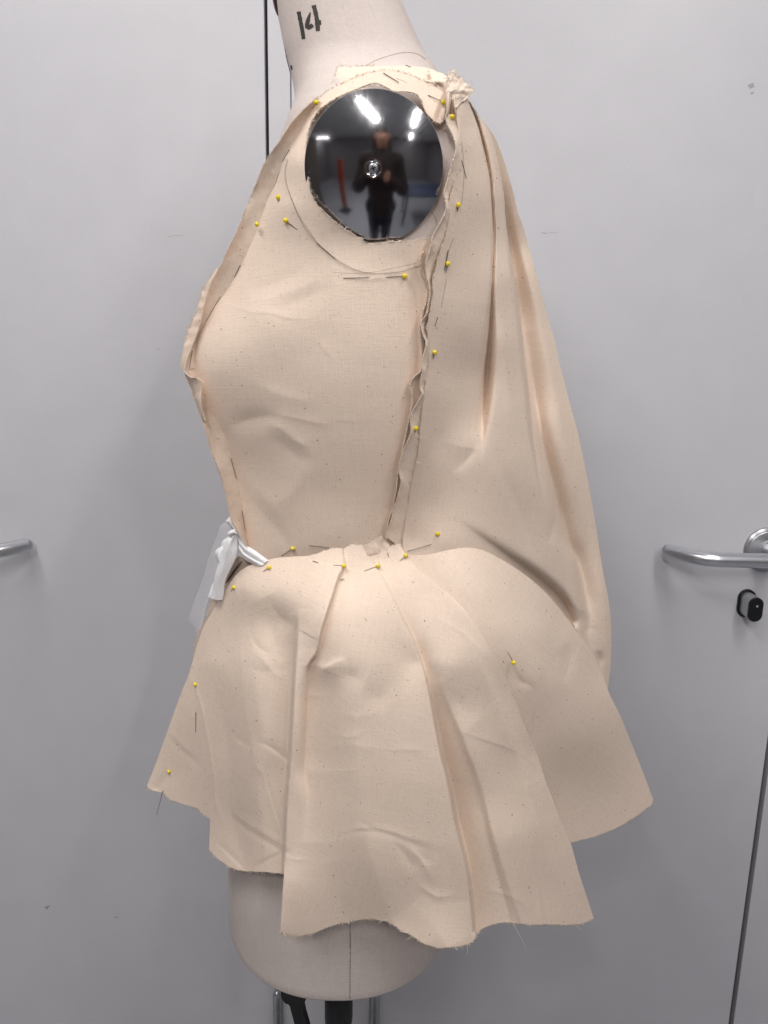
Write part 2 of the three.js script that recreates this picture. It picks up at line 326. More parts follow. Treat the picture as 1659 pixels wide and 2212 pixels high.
// ------------------------------------------------------------------ the room that the armhole plate reflects
const paintMap = (() => {
  const n = 512, spots = [];
  return texture(n, n, (x, y) => { const v = 203 + 2.2 * noise(x / 50, y / 50, 1) + 1.6 * rr(-1, 1); return [v - 2, v - 2, v + 3]; }, true);
})();
const peel = texture(512, 512, (x, y) => { const v = 128 + 60 * noise(x / 3.1, y / 3.1, 2) + 30 * noise(x / 9, y / 9, 4) + rr(-8, 8); return [v, v, v]; });
MAT.door = std(0xffffff, 0.42, 0, { map: paintMap, bumpMap: peel, bumpScale: 0.00012 });
MAT.ceiling = std(0xe6e6e6, 0.9);
MAT.floor = std(0x9c9ea4, 0.6);
MAT.farWall = std(0x8b888a, 0.9);
function box(x0, x1, y0, y1, z0, z1) { const g = new THREE.BoxGeometry(x1 - x0, y1 - y0, z1 - z0); g.translate((x0 + x1) / 2, (y0 + y1) / 2, (z0 + z1) / 2); return g; }
const struct = (name, g, m) => mesh(name, g, m, scene, 'structure');
struct('floor', box(-3.8, 3.8, FLOOR - 0.1, FLOOR, -0.6, 6), MAT.floor);
struct('ceiling', box(-3.8, 3.8, CEIL, CEIL + 0.1, -0.6, 6), MAT.ceiling);
struct('wall_far', box(-3.8, 3.8, FLOOR, CEIL, 6, 6.1), MAT.farWall);
struct('wall_left', box(-3.9, -3.8, FLOOR, CEIL, -0.6, 6.1), MAT.farWall);
struct('wall_right', box(3.8, 3.9, FLOOR, CEIL, -0.6, 6.1), MAT.farWall);
for (const [x, z, len, turn, power] of LAMPS) {
  const g = thing('ceiling_light', z < 0.75 ? 'overhead fluorescent ceiling light at left, its glow on the door above the dress form' : z < 1 ? 'overhead fluorescent ceiling light at right, its glow on the right door' : x < -1 ? 'short fluorescent ceiling light mirrored at the left rim of the steel plate' : x < 0 ? 'fluorescent ceiling light mirrored at the top of the steel plate' : z < 3 ? 'near fluorescent ceiling light mirrored at the upper right of the steel plate' : 'far fluorescent ceiling light mirrored below the upper right one in the steel plate', 'ceiling light', [x, CEIL, z]);
  g.rotation.y = turn;
  const body = new RoundedBoxGeometry(0.14, 0.05, len + 0.04, 2, 0.01); body.translate(0, -0.026, 0); mesh('fitting', body, std(0xcccccc, 0.5), g);
  const tube = new THREE.BoxGeometry(0.1, 0.012, len); tube.translate(0, -0.058, 0);
  mesh('lamp_diffuser', tube, new THREE.MeshStandardMaterial({ color: 0xffffff, emissive: 0xfefaf7, emissiveIntensity: 9, roughness: 0.6 }), g);
  const l = new THREE.RectAreaLight(0xfefaf7, power, 0.1, len); l.position.set(0, -0.068, 0); l.rotation.x = -Math.PI / 2; g.add(l);
}

// ------------------------------------------------------------------ doors behind
const gapL = P(266.2, 60, WALL).x, gapL2 = P(290.8, 95, WALL).x, gapM = P(375, 1000, WALL).x, gapR = P(765.6, 773, WALL).x;
const yTop = CEIL, yBot = FLOOR + 0.01, GW = 0.0042;
struct('wall', box(-3.8, 3.8, FLOOR, CEIL, WALL - 0.16, WALL - 0.06), MAT.gap);
function doorSlab(x0, x1) { const g = new RoundedBoxGeometry(x1 - x0, yTop - yBot, 0.045, 2, 0.0012); g.translate((x0 + x1) / 2, (yTop + yBot) / 2, WALL - 0.0225); const u = g.attributes.uv, p = g.attributes.position; for (let i = 0; i < p.count; i++) u.setXY(i, p.getX(i) / 0.5, p.getY(i) / 0.5); return g; }
const doorL = thing('door', 'pale grey flush door at left with only its lever tip in view', 'door', [gapL - 0.45, FLOOR, WALL]);
mesh('door_leaf', local(doorSlab(gapL - 0.95, gapL - GW / 2), doorL), MAT.door, doorL);
const doorR = thing('door', 'pale grey flush door at right with steel lever and black lock cylinder', 'door', [gapR - 0.45, FLOOR, WALL]);
mesh('door_leaf', local(doorSlab(gapM + GW / 2, gapR - GW), doorR), MAT.door, doorR);
struct('wall_panel', doorSlab(gapR + GW, 3.8), MAT.door);
struct('wall_panel', doorSlab(gapL + GW / 2, gapL2 - 0.0005), MAT.door);
struct('wall_panel', doorSlab(gapL2 + 0.0005, gapM - GW / 2), MAT.door);
struct('wall_panel', doorSlab(-3.8, gapL - 0.95 - GW), MAT.door);
function lever(parent, tip, sgn) {         // tip: where the bar ends, sgn: +1 when the bar runs to the right from its tip
  const h = new THREE.Group(); h.name = 'handle'; parent.add(h);
  const y = tip.y - 0.006, w = WALL, L0 = tip.x, r = 0.0105, len = 0.158;
  const path = new THREE.CurvePath();
  const v = (dx, dz, dy = 0) => new THREE.Vector3(L0 + sgn * dx, y + dy, w + dz);
  const a = v(0.004, 0.02), b = v(0.06, 0.064), c = v(len - 0.02, 0.064), d = v(len, 0.044), e = v(len, 0.004);
  path.add(new THREE.QuadraticBezierCurve3(a, v(0.03, 0.064), b)); path.add(new THREE.LineCurve3(b, c)); path.add(new THREE.QuadraticBezierCurve3(c, v(len, 0.064), d)); path.add(new THREE.LineCurve3(d, e));
  const tube = new THREE.TubeGeometry(path, 80, r, 20, false);
  const cap = new THREE.SphereGeometry(r, 18, 10); cap.scale(0.45, 1, 1); cap.rotateY(sgn * 0.9); cap.translate(a.x, a.y, a.z);
  mesh('lever', local(mergeGeometries([tube, cap]), parent), MAT.brushed, h);
  const prof = [[0, 0.010], [0.0145, 0.010], [0.015, 0.0085], [0.0185, 0.0085], [0.0285, 0.0078], [0.0300, 0.0062], [0.0305, 0.003], [0.0335, 0.0025], [0.034, 0.0], [0, 0]].map((q) => new THREE.Vector2(q[0], q[1]));
  const ros = new THREE.LatheGeometry(prof, 48); ros.rotateX(Math.PI / 2); ros.translate(e.x, e.y, w + 0.0005);
  mesh('rosette', local(ros, parent), MAT.steel, h);
  return e;
}
{
  const t = P(...one(I, 655, 712), WALL + 0.02); lever(doorR, t, 1);
  const t2 = P(0.9475 * 120 / 4, (2000 + 0.9475 * 176) / 4, WALL + 0.02); lever(doorL, t2, -1);
}
{ // euro lock cylinder under the right lever
  const lk = new THREE.Group(); lk.name = 'lock_cylinder'; doorR.add(lk);
  const c = P(...one(I, 1440, 1262), WALL), stad = (w, h2) => { const s = new THREE.Shape(), r = w / 2, k = h2 / 2 - r; s.absarc(0, k, r, 0, Math.PI); s.absarc(0, -k, r, Math.PI, 2 * Math.PI); s.closePath(); return s; };
  const put = (s, depth, z, bev) => { const g = new THREE.ExtrudeGeometry(s, { depth, bevelEnabled: true, bevelSize: bev, bevelThickness: bev, bevelSegments: 2, curveSegments: 20 }); g.translate(c.x, c.y, WALL + z); return local(g, doorR); };
  mesh('escutcheon', put(stad(0.026, 0.043), 0.003, 0, 0.0006), MAT.black, lk);
  mesh('barrel', put(stad(0.020, 0.036), 0.026, 0.003, 0.0006), MAT.steel, lk);
  mesh('face', put(stad(0.0205, 0.0365), 0.0025, 0.0298, 0.0006), MAT.blackPlastic, lk);
  const key = new THREE.CylinderGeometry(0.0016, 0.0016, 0.001, 16); key.rotateX(Math.PI / 2); key.translate(c.x + 0.001, c.y + 0.006, WALL + 0.0335); mesh('keyhole', local(key, doorR), std(0xd8d8d8, 0.3, 0.6), lk);
}
for (const [door, p] of [[doorL, one(R, 256, 150)], [doorR, one(R, 1190, 150)]]) {
  const c = P(p[0], p[1], WALL + 0.008), hg = new THREE.Group(); hg.name = 'hinge'; door.add(hg);
  const top = P(p[0], p[1], WALL + 0.008).y, ring = P(...one(R, 255, 325), WALL + 0.008).y, r = 0.0075;
  const pr = [[0, top], [0.003, top - 0.0005], [0.0058, top - 0.003], [r, top - 0.009], [r, ring + 0.002], [r * 0.86, ring + 0.0015], [r * 0.86, ring - 0.0015], [r, ring - 0.002], [r, top - 0.16], [0, top - 0.16]].map((q) => new THREE.Vector2(...q));
  const g = new THREE.LatheGeometry(pr.reverse(), 28); g.translate(c.x, 0, c.z); mesh('hinge_barrel', local(g, door), MAT.steel, hg);
}
// scuffs on the paint: thin smears of dirt
function scuff(door, pts, w, mat) { const t = P(pts[0][0], pts[0][1], WALL); const m = mark('scuff', pts, w, () => WALL, mat, door, 0.00025); local(m.geometry, door); return m; }
{
  const grey = std(0x84818a, 0.7), dark = std(0x55535c, 0.8), pale = std(0xa6a3aa, 0.7);
  scuff(doorR, D([1621, 181, 1625, 190]), 5.5, pale); scuff(doorR, D([1624, 199, 1626, 203]), 3.4, pale);
  scuff(doorL, D([97, 1961, 102, 1959, 107, 1957]), 1.1, grey); scuff(doorL, D([100, 1964, 104, 1961]), 0.7, dark);
  scuff(doorL, D([247, 1981, 255, 1982]), 0.8, grey);
  scuff(doorR, D([1170, 501, 1176, 504, 1182, 503]), 0.7, pale); scuff(doorR, D([1186, 503, 1205, 502]), 0.4, pale);
  scuff(doorL, D([362, 512, 378, 508, 396, 510]), 0.35, pale); scuff(doorL, D([338, 753, 346, 756]), 0.5, pale);
}

// ------------------------------------------------------------------ dress form
const form = thing('dress_form', 'cream canvas dress form with 14 inked on its neck and a steel armhole plate', 'dress form', [P(338, 545, 0).x, FLOOR, 0]);
function ringSurface(rows, seg = 96, exp = 2.25) {
  // rows: [left, right, y, half width]; smooth between them
  const w = rows.map(([l, r, y, hz]) => { const a = P(l, y, 0), b = P(r, y, 0); return [(a.x + b.x) / 2, (a.y + b.y) / 2, (b.x - a.x) / 2, hz]; });
  const s = []; for (let i = 0; i < w.length - 1; i++) for (let j = 0; j < 6; j++) { const t = j / 6, g = (k) => w[clamp(k, 0, w.length - 1)], p0 = g(i - 1), p1 = g(i), p2 = g(i + 1), p3 = g(i + 2); s.push(p1.map((a, d) => 0.5 * (2 * a + (p2[d] - p0[d]) * t + (2 * p0[d] - 5 * a + 4 * p2[d] - p3[d]) * t * t + (3 * a - p0[d] - 3 * p2[d] + p3[d]) * t ** 3))); }
  s.push(w[w.length - 1]);
  const last = s[s.length - 1];                    // rounded rim and a flat base
  for (const [k, d] of [[0.985, 0.004], [0.96, 0.0065], [0.92, 0.0075], [0.5, 0.0076], [0.001, 0.0077]]) s.push([last[0], last[1] - d, last[2] * k, last[3] * k]);
  const pos = [], uv = [], idx = [];
  s.forEach(([cx, y, hx, hz], i) => { for (let k = 0; k <= seg; k++) { const t = k / seg * 2 * Math.PI, c = Math.cos(t), sn = Math.sin(t), e = 2 / exp; pos.push(cx + hx * Math.sign(c) * Math.abs(c) ** e, y, hz * Math.sign(sn) * Math.abs(sn) ** e); uv.push((t * 0.13) / 0.4, y / 0.4); } if (i) for (let k = 0; k < seg; k++) { const a = (i - 1) * (seg + 1) + k, b = a + seg + 1; idx.push(a, a + 1, b, a + 1, b + 1, b); } });
  const g = new THREE.BufferGeometry(); g.setAttribute('position', new THREE.Float32BufferAttribute(pos, 3)); g.setAttribute('uv', new THREE.Float32BufferAttribute(uv, 2)); g.setIndex(idx); g.computeVertexNormals();
  return g;
}
const torsoRows = [
  [272.4, 390.9, -23, 0.058], [274.9, 400, 0, 0.06], [281.2, 414.1, 33, 0.063], [285.6, 424.4, 55, 0.066], [289.8, 434.8, 71, 0.070], [293.4, 443, 86, 0.080], [296, 452, 103, 0.100], [294, 460, 119, 0.122],
  [284, 468, 149, 0.146], [270, 472, 200, 0.146], [248, 472, 260, 0.140], [214, 470, 330, 0.130], [202, 462, 375, 0.125], [222, 448, 430, 0.110], [242, 430, 490, 0.095], [252, 422, 545, 0.085],
  [250, 430, 600, 0.095], [246, 440, 680, 0.118], [240, 446, 760, 0.138], [233, 450, 830, 0.162], [234, 450, 890, 0.170],
];
const torsoGeo = ringSurface(torsoRows);
const torso = mesh('torso', local(torsoGeo, form), MAT.canvas, form);
scene.updateMatrixWorld(true);
const ray = new THREE.Raycaster();
function zTorso(px, py) { const d = P(px, py, 0).sub(camP).normalize(); ray.set(camP, d); const h = ray.intersectObject(torso, false); return h.length ? h[0].point.z : 0; }
const toForm = (m) => { local(m.geometry, form); return m; };
{ // writing and seams on the canvas
  const zt = zTorso;
  const ink = (l, w) => toForm(mark('inked_number', l, w, zt, MAT.ink, form, 0.0004));
  ink(S([598, 190, 625, 330, 655, 480, 680, 645]), 4.0);
  ink(S([792, 205, 765, 300, 742, 400, 745, 470]).map((p, i) => [...p, [1.2, 3.4, 4.6, 4.2][i]]), 4); ink(S([742, 470, 790, 445, 835, 410]), 3.6);
  ink(S([848, 85, 880, 210, 905, 350, 920, 510]), 4.4); ink(S([870, 375, 920, 375, 972, 370]), 5.0);
  ink(S([372, 800, 395, 930, 430, 1070, 462, 1210]).map((p, i) => [...p, [0.4, 1.1, 1.3, 0.7][i]]), 1.1); ink(S([474, 1085, 484, 1160]), 2.0);
  toForm(mark('seam', A([690, 402, 750, 368, 820, 342, 885, 324, 950, 316, 1010, 326, 1062, 358]), 0.75, zt, MAT.pencil, form, 0.0004));
  toForm(mark('seam', G([1088, 960, 1085, 1050, 1088, 1150, 1084, 1250, 1085, 1330, 1082, 1400]), 0.6, zt, MAT.pencil, form, 0.0004));
  for (let i = 0; i < 26; i++) { const y = 1010 + i * 15; if (rnd() < 0.75) toForm(mark('stitch', G([1085 + rr(-2, 2), y, 1086 + rr(-2, 2), y + 8]), 0.55, zt, MAT.seamThread, form, 0.0007)); }
}
{ // brown cap lip at the throat
  const g = new THREE.SphereGeometry(1, 20, 14); g.scale(0.0045, 0.02, 0.012); g.rotateZ(0.12); const p = P(276.3, -6, 0.012); g.translate(p.x, p.y, p.z); toForm(mesh('neck_cap', g, MAT.wood, form));
}
// canvas disc round the plate
const armCover = sheet({
  name: 'armhole_cover', parent: form, mat: MAT.canvas, turn: 0.6, fray: 0, h: 1.6, noise: 0.0002,
  edge: [A([332, 900, 372, 742, 468, 622, 570, 552, 740, 482, 960, 525, 1130, 600, 1250, 690, 1275, 850, 1272, 1000, 1225, 1180, 1205, 1320, 1150, 1440, 1080, 1550, 900, 1540, 700, 1480, 480, 1330, 370, 1180, 332, 900])],
  ctrl: tri(A)([340, 900, 0.134, 400, 700, 0.133, 470, 600, 0.133, 740, 490, 0.132, 960, 560, 0.136, 1130, 640, 0.144, 1250, 800, 0.149, 1265, 1000, 0.150, 1190, 1300, 0.151, 1080, 1500, 0.150, 760, 1470, 0.149, 480, 1320, 0.148, 745, 950, 0.151, 1150, 1000, 0.154, 1050, 1300, 0.152]),
});
toForm(armCover.mesh);
toForm(mark('seam', J([1355, 1285, 1395, 1340, 1420, 1425]), 0.7, armCover.zf, MAT.pencil, form, 0.0004));
{ // polished plate, washer and cross-head screw
  const g = new THREE.Group(); g.name = 'armhole_plate'; form.add(g);
  const c = P(...one(J, 817, 888), 0.163), cl = c.clone().sub(form.position); g.position.copy(cl); g.rotation.set(rad(10), rad(-1), 0); g.scale.y = 1.02;
  const RR = 0.0588, HH = 0.011, pr = [];
  const Rs = (RR * RR + HH * HH) / (2 * HH);
  for (let i = 0; i <= 60; i++) { const r = RR * (1 - i / 60); let z = Math.sqrt(Rs * Rs - r * r) - (Rs - HH); const e = 0.0066; if (r < e) z -= 0.0013 * smooth((e - r) / 0.002); pr.push(new THREE.Vector2(r, z)); }
  const rim = new THREE.LatheGeometry([[RR - 0.0004, -0.004], [RR + 0.0003, -0.003], [RR + 0.0003, -0.0003], [RR - 0.0001, 0]].map((q) => new THREE.Vector2(...q)), 128); rim.rotateX(Math.PI / 2); mesh('plate_rim', rim, MAT.steel, g);
  const dome = new THREE.LatheGeometry(pr, 128); dome.rotateX(Math.PI / 2); mesh('dome', dome, MAT.chrome, g);
  const zc = HH - 0.0013;
  const washer = new THREE.TorusGeometry(0.0049, 0.0006, 12, 40); washer.translate(0, 0, zc + 0.0003); mesh('washer', washer, MAT.chrome, g);
  const head = new THREE.LatheGeometry([[0, 0.0013], [0.003, 0.0012], [0.0039, 0.0007], [0.0041, 0], [0, 0]].map((q) => new THREE.Vector2(...q)), 32); head.rotateX(Math.PI / 2); head.translate(0, 0, zc + 0.0002); mesh('screw', head, MAT.steel, g);
  const cr = new THREE.Shape(), a = 0.0006, b = 0.0021; [[a, a], [b, a * 0.8], [b, -a * 0.8], [a, -a], [a * 0.8, -b], [-a * 0.8, -b], [-a, -a], [-b, -a * 0.8], [-b, a * 0.8], [-a, a], [-a * 0.8, b], [a * 0.8, b]].forEach((q, i) => i ? cr.lineTo(...q) : cr.moveTo(...q));
  const cg = new THREE.ExtrudeGeometry(cr, { depth: 0.0003, bevelEnabled: false }); cg.rotateZ(0.35); cg.translate(0, 0, zc + 0.00135); mesh('screw_slot', cg, MAT.black, g);
}
{ // stand: post, collar and clamp lever under the form
  const a = P(...one(R, 708, 245), 0.0), b = P(...one(R, 975, 245), 0.0), cx = (a.x + b.x) / 2, r = (b.x - a.x) / 2, yT = a.y + 0.03, yC = P(...one(R, 715, 395), 0.0).y;
  const pr = [[0, yT], [r, yT], [r, yC], [r * 0.97, yC - 0.006], [r * 0.78, yC - 0.018], [r * 0.76, FLOOR + 0.03], [0, FLOOR + 0.03]].map((q) => new THREE.Vector2(q[0], q[1])).reverse();
  const g = new THREE.LatheGeometry(pr, 40); g.translate(cx, 0, 0); toForm(mesh('post', g, MAT.black, form));
  const sh = new THREE.Shape(), zz = 0.045, q = R([300, 60, 420, 60, 535, 170, 520, 205, 503, 235, 503, 290, 520, 370, 548, 465, 575, 560, 470, 560, 448, 470, 420, 360, 388, 240, 372, 222, 345, 213, 322, 185, 306, 150, 306, 105]).map((p) => P(p[0], p[1], zz));
  q.forEach((p, i) => i ? sh.lineTo(p.x, p.y) : sh.moveTo(p.x, p.y)); const lg = new THREE.ExtrudeGeometry(sh, { depth: 0.012, bevelEnabled: true, bevelSize: 0.0012, bevelThickness: 0.003, bevelSegments: 3 }); lg.translate(0, 0, zz - 0.006); toForm(mesh('clamp_lever', lg, MAT.black, form));
  const foot = new THREE.CylinderGeometry(0.2, 0.22, 0.03, 40); foot.translate(cx, FLOOR + 0.015, 0); toForm(mesh('base', foot, MAT.black, form));
}
// ------------------------------------------------------------------ bodice
const bodice = thing('bodice', 'cream calico bodice pinned on the dress form, its back draping loose behind', 'bodice', [P(330, 400, 0).x, P(330, 545, 0).y, 0]);
const toBod = (m) => { m.traverse((c) => { if (c.isMesh) local(c.geometry, bodice); }); return m; };
const seamFront = B([430, 222, 390, 300, 330, 392, 272, 470, 236, 540, 200, 600, 181, 655, 174, 720, 178, 790, 200, 860, 238, 950, 280, 1045, 322, 1130, 352, 1190, 378, 1290, 408, 1400, 437, 1540, 452, 1660, 468, 1772]);
const seamFrontTop = A([400, 615, 340, 705, 285, 795, 195, 975, 120, 1170, 50, 1357]);
const armEdge = [...B([1500, 68, 1420, 80, 1330, 88, 1240, 93, 1175, 100, 1112, 94]), ...A([680, 1446, 620, 1410, 560, 1375, 480, 1310, 400, 1230, 365, 1160, 348, 1050, 338, 920, 345, 820, 365, 740, 400, 682, 470, 622, 560, 572, 650, 535, 740, 500, 790, 508, 860, 547, 930, 552, 1000, 565, 1035, 610, 1050, 660, 1085, 705, 1145, 743, 1182, 700])];
const sideCtrl = [
  ...tri(A)([400, 615, 0.130, 470, 548, 0.134, 560, 502, 0.139, 650, 460, 0.142, 740, 434, 0.144, 900, 430, 0.146, 1000, 464, 0.147, 1090, 507, 0.147, 1185, 552, 0.147, 480, 640, 0.151, 360, 760, 0.149, 330, 900, 0.152, 650, 540, 0.153, 560, 545, 0.148, 300, 780, 0.136]),
  ...tri(D)([770, 205, 0.151, 830, 180, 0.153, 900, 192, 0.153, 955, 245, 0.153, 645, 350, 0.155, 655, 430, 0.156, 700, 500, 0.160, 860, 200, 0.156, 930, 240, 0.157,
    780, 525, 0.1565, 880, 525, 0.1565, 720, 505, 0.157, 780, 600, 0.1575, 585, 400, 0.108, 545, 500, 0.100, 485, 640, 0.092, 432, 720, 0.088, 416, 800, 0.087, 450, 900, 0.086, 500, 1000, 0.083, 520, 1100, 0.080, 532, 1180, 0.080,
    620, 440, 0.146, 600, 520, 0.130, 640, 600, 0.148, 500, 750, 0.122, 470, 800, 0.112, 560, 680, 0.137, 600, 800, 0.143, 700, 720, 0.156, 800, 750, 0.157, 900, 700, 0.150, 915, 850, 0.144, 550, 930, 0.118, 650, 950, 0.135, 750, 950, 0.143, 850, 1000, 0.134,
    600, 1080, 0.109, 700, 1080, 0.122, 800, 1080, 0.125, 870, 1150, 0.113, 700, 1180, 0.114, 610, 1180, 0.101, 780, 1190, 0.116, 930, 560, 0.150, 860, 1220, 0.112]),
];
const side = sheet({
  name: 'side_panel', parent: bodice, turn: 0.06,
  edge: [{ raw: 1, p: armEdge }, A([1182, 700, 1183, 620, 1185, 552]), { raw: 1, p: A([1185, 552, 1090, 507, 1000, 464, 900, 430, 820, 420, 740, 434, 650, 460, 560, 502, 470, 548, 400, 615]) }, [...seamFrontTop, ...seamFront], B([468, 1772, 500, 1900]), B([500, 1900, 1000, 1930, 1330, 1860]), B([1330, 1860, 1322, 1700, 1335, 1600, 1362, 1400, 1392, 1200, 1422, 1050, 1442, 950, 1452, 850, 1468, 700, 1472, 600, 1492, 350, 1502, 160, 1500, 68])],
  ctrl: sideCtrl, noise: 0.0007, nf: 34,
  folds: [
    crease(B([470, 380, 540, 350, 620, 325, 700, 290, 790, 240]), [13, 10], [0, -3.2, -3.6, -2.4, 0]),
    crease(B([520, 420, 600, 405, 700, 370, 800, 330, 900, 300]), [9, 9], [0, 1.5, 2.2, 1.6, 0]),
    crease(B([560, 470, 640, 455, 740, 425, 850, 380, 960, 330]), [12, 12], [0, -2.2, -3.2, -2.4, 0]),
    crease(B([350, 445, 420, 462, 500, 482, 600, 486, 700, 515, 840, 521]), [1.6, 3.5], [0, 0.7, 1, 0.8, 0.8, 0]),
    crease(B([840, 620, 900, 690, 960, 765]), [2, 3], [0, 0.6, 0]),
    crease(B([470, 850, 600, 920, 760, 965, 860, 975]), [9, 6], [0, 1.6, 1.2, 0]),
    crease(B([540, 1010, 680, 1055, 830, 1090, 970, 1110]), [2.5, 5], [0, 0.9, 1.2, 0]),
    crease(B([900, 1083, 1020, 1080, 1100, 1092]), [1.5, 3], [0, 0.5, 0]),
    crease(B([380, 1120, 470, 1078, 560, 1062, 660, 1085]), [15, 9], [-1, -5.5, -4, 0]),
    crease(B([560, 1085, 640, 1120, 720, 1180, 790, 1235, 850, 1310]), [8, 8], [0, 3.6, 3.6, 2, 0]),
    crease(B([560, 1170, 650, 1205, 740, 1275, 790, 1330]), [10, 7], [0, -2.5, -2.5, 0]),
    crease(B([700, 1170, 760, 1210, 830, 1228]), [2, 4], [0, 1.2, 0]),
    crease(B([440, 1430, 540, 1580, 640, 1690, 740, 1830]), [12, 8], [0, -3.2, -3.4, -1]),
    crease(B([470, 1400, 590, 1540, 700, 1680]), [6, 9], [0, 2, 0]),
    crease(B([590, 1570, 700, 1500, 770, 1400, 810, 1290]), [9, 12], [0, 2.6, 2.6, 0]),
    crease(B([880, 1480, 890, 1600, 880, 1760]), [14, 16], [0, 1.6, 1]),
    crease(B([1010, 1560, 1010, 1680, 1000, 1800]), [10, 14], [0, 1.4, 1]),
    crease(B([1120, 305, 1190, 290, 1270, 305]), [3, 3], [0, 1.6, 0]),
    crease(B([850, 1150, 1120, 1150, 1290, 1170]), [14, 14], [0, -1, 0]),
    crease(B([1330, 200, 1390, 330, 1420, 600, 1400, 900, 1340, 1200, 1280, 1560]), [7, 9], [-1, -3, -4, -4, -3, -3]),
    crease(A([222, 960, 209, 1050, 222, 1130, 259, 1230, 297, 1320, 347, 1400, 407, 1470, 478, 1538, 560, 1594, 650, 1636, 740, 1654, 830, 1652, 920, 1640, 1000, 1616]), [1.6, 7], [0, 0.9, 1.1, 1.1, 1.1, 1.1, 1.1, 1, 1, 1, 1, 1, 0.8, 0]),
    // the cloth turns in at the front seam
    crease([...seamFrontTop, ...seamFront], [4, 4.5], [-2, -3, -3, -3, -4, -4, -6, -6, -6, -6, -6, -5, -6, -6, -6, -6, -5, -5, -5, -5, -5, -5, -5, -5, -5]),
  ],
});
toBod(side.mesh);
const seamZ = (p) => side.zf(p[0], p[1]);
// pencilled armhole line
for (const l of [A([225, 960, 212, 1050, 225, 1130, 262, 1230, 300, 1320, 350, 1400, 410, 1470]), A([410, 1470, 480, 1535, 560, 1590, 650, 1632, 740, 1650, 830, 1648]), A([830, 1648, 920, 1636, 1000, 1612, 1045, 1600])]) toBod(mark('pencil_line', l, 1.3, side.zf, MAT.pencilSoft, bodice));
toBod(mark('pencil_line', A([232, 1150, 290, 1290, 390, 1440]), 0.5, side.zf, MAT.pencil, bodice));
toBod(mark('pencil_line', A([880, 470, 950, 500]), 0.5, side.zf, MAT.pencil, bodice));
toBod(mark('pencil_line', B([940, 262, 1060, 268, 1150, 262, 1290, 235, 1400, 212]), 0.45, side.zf, MAT.pencil, bodice));

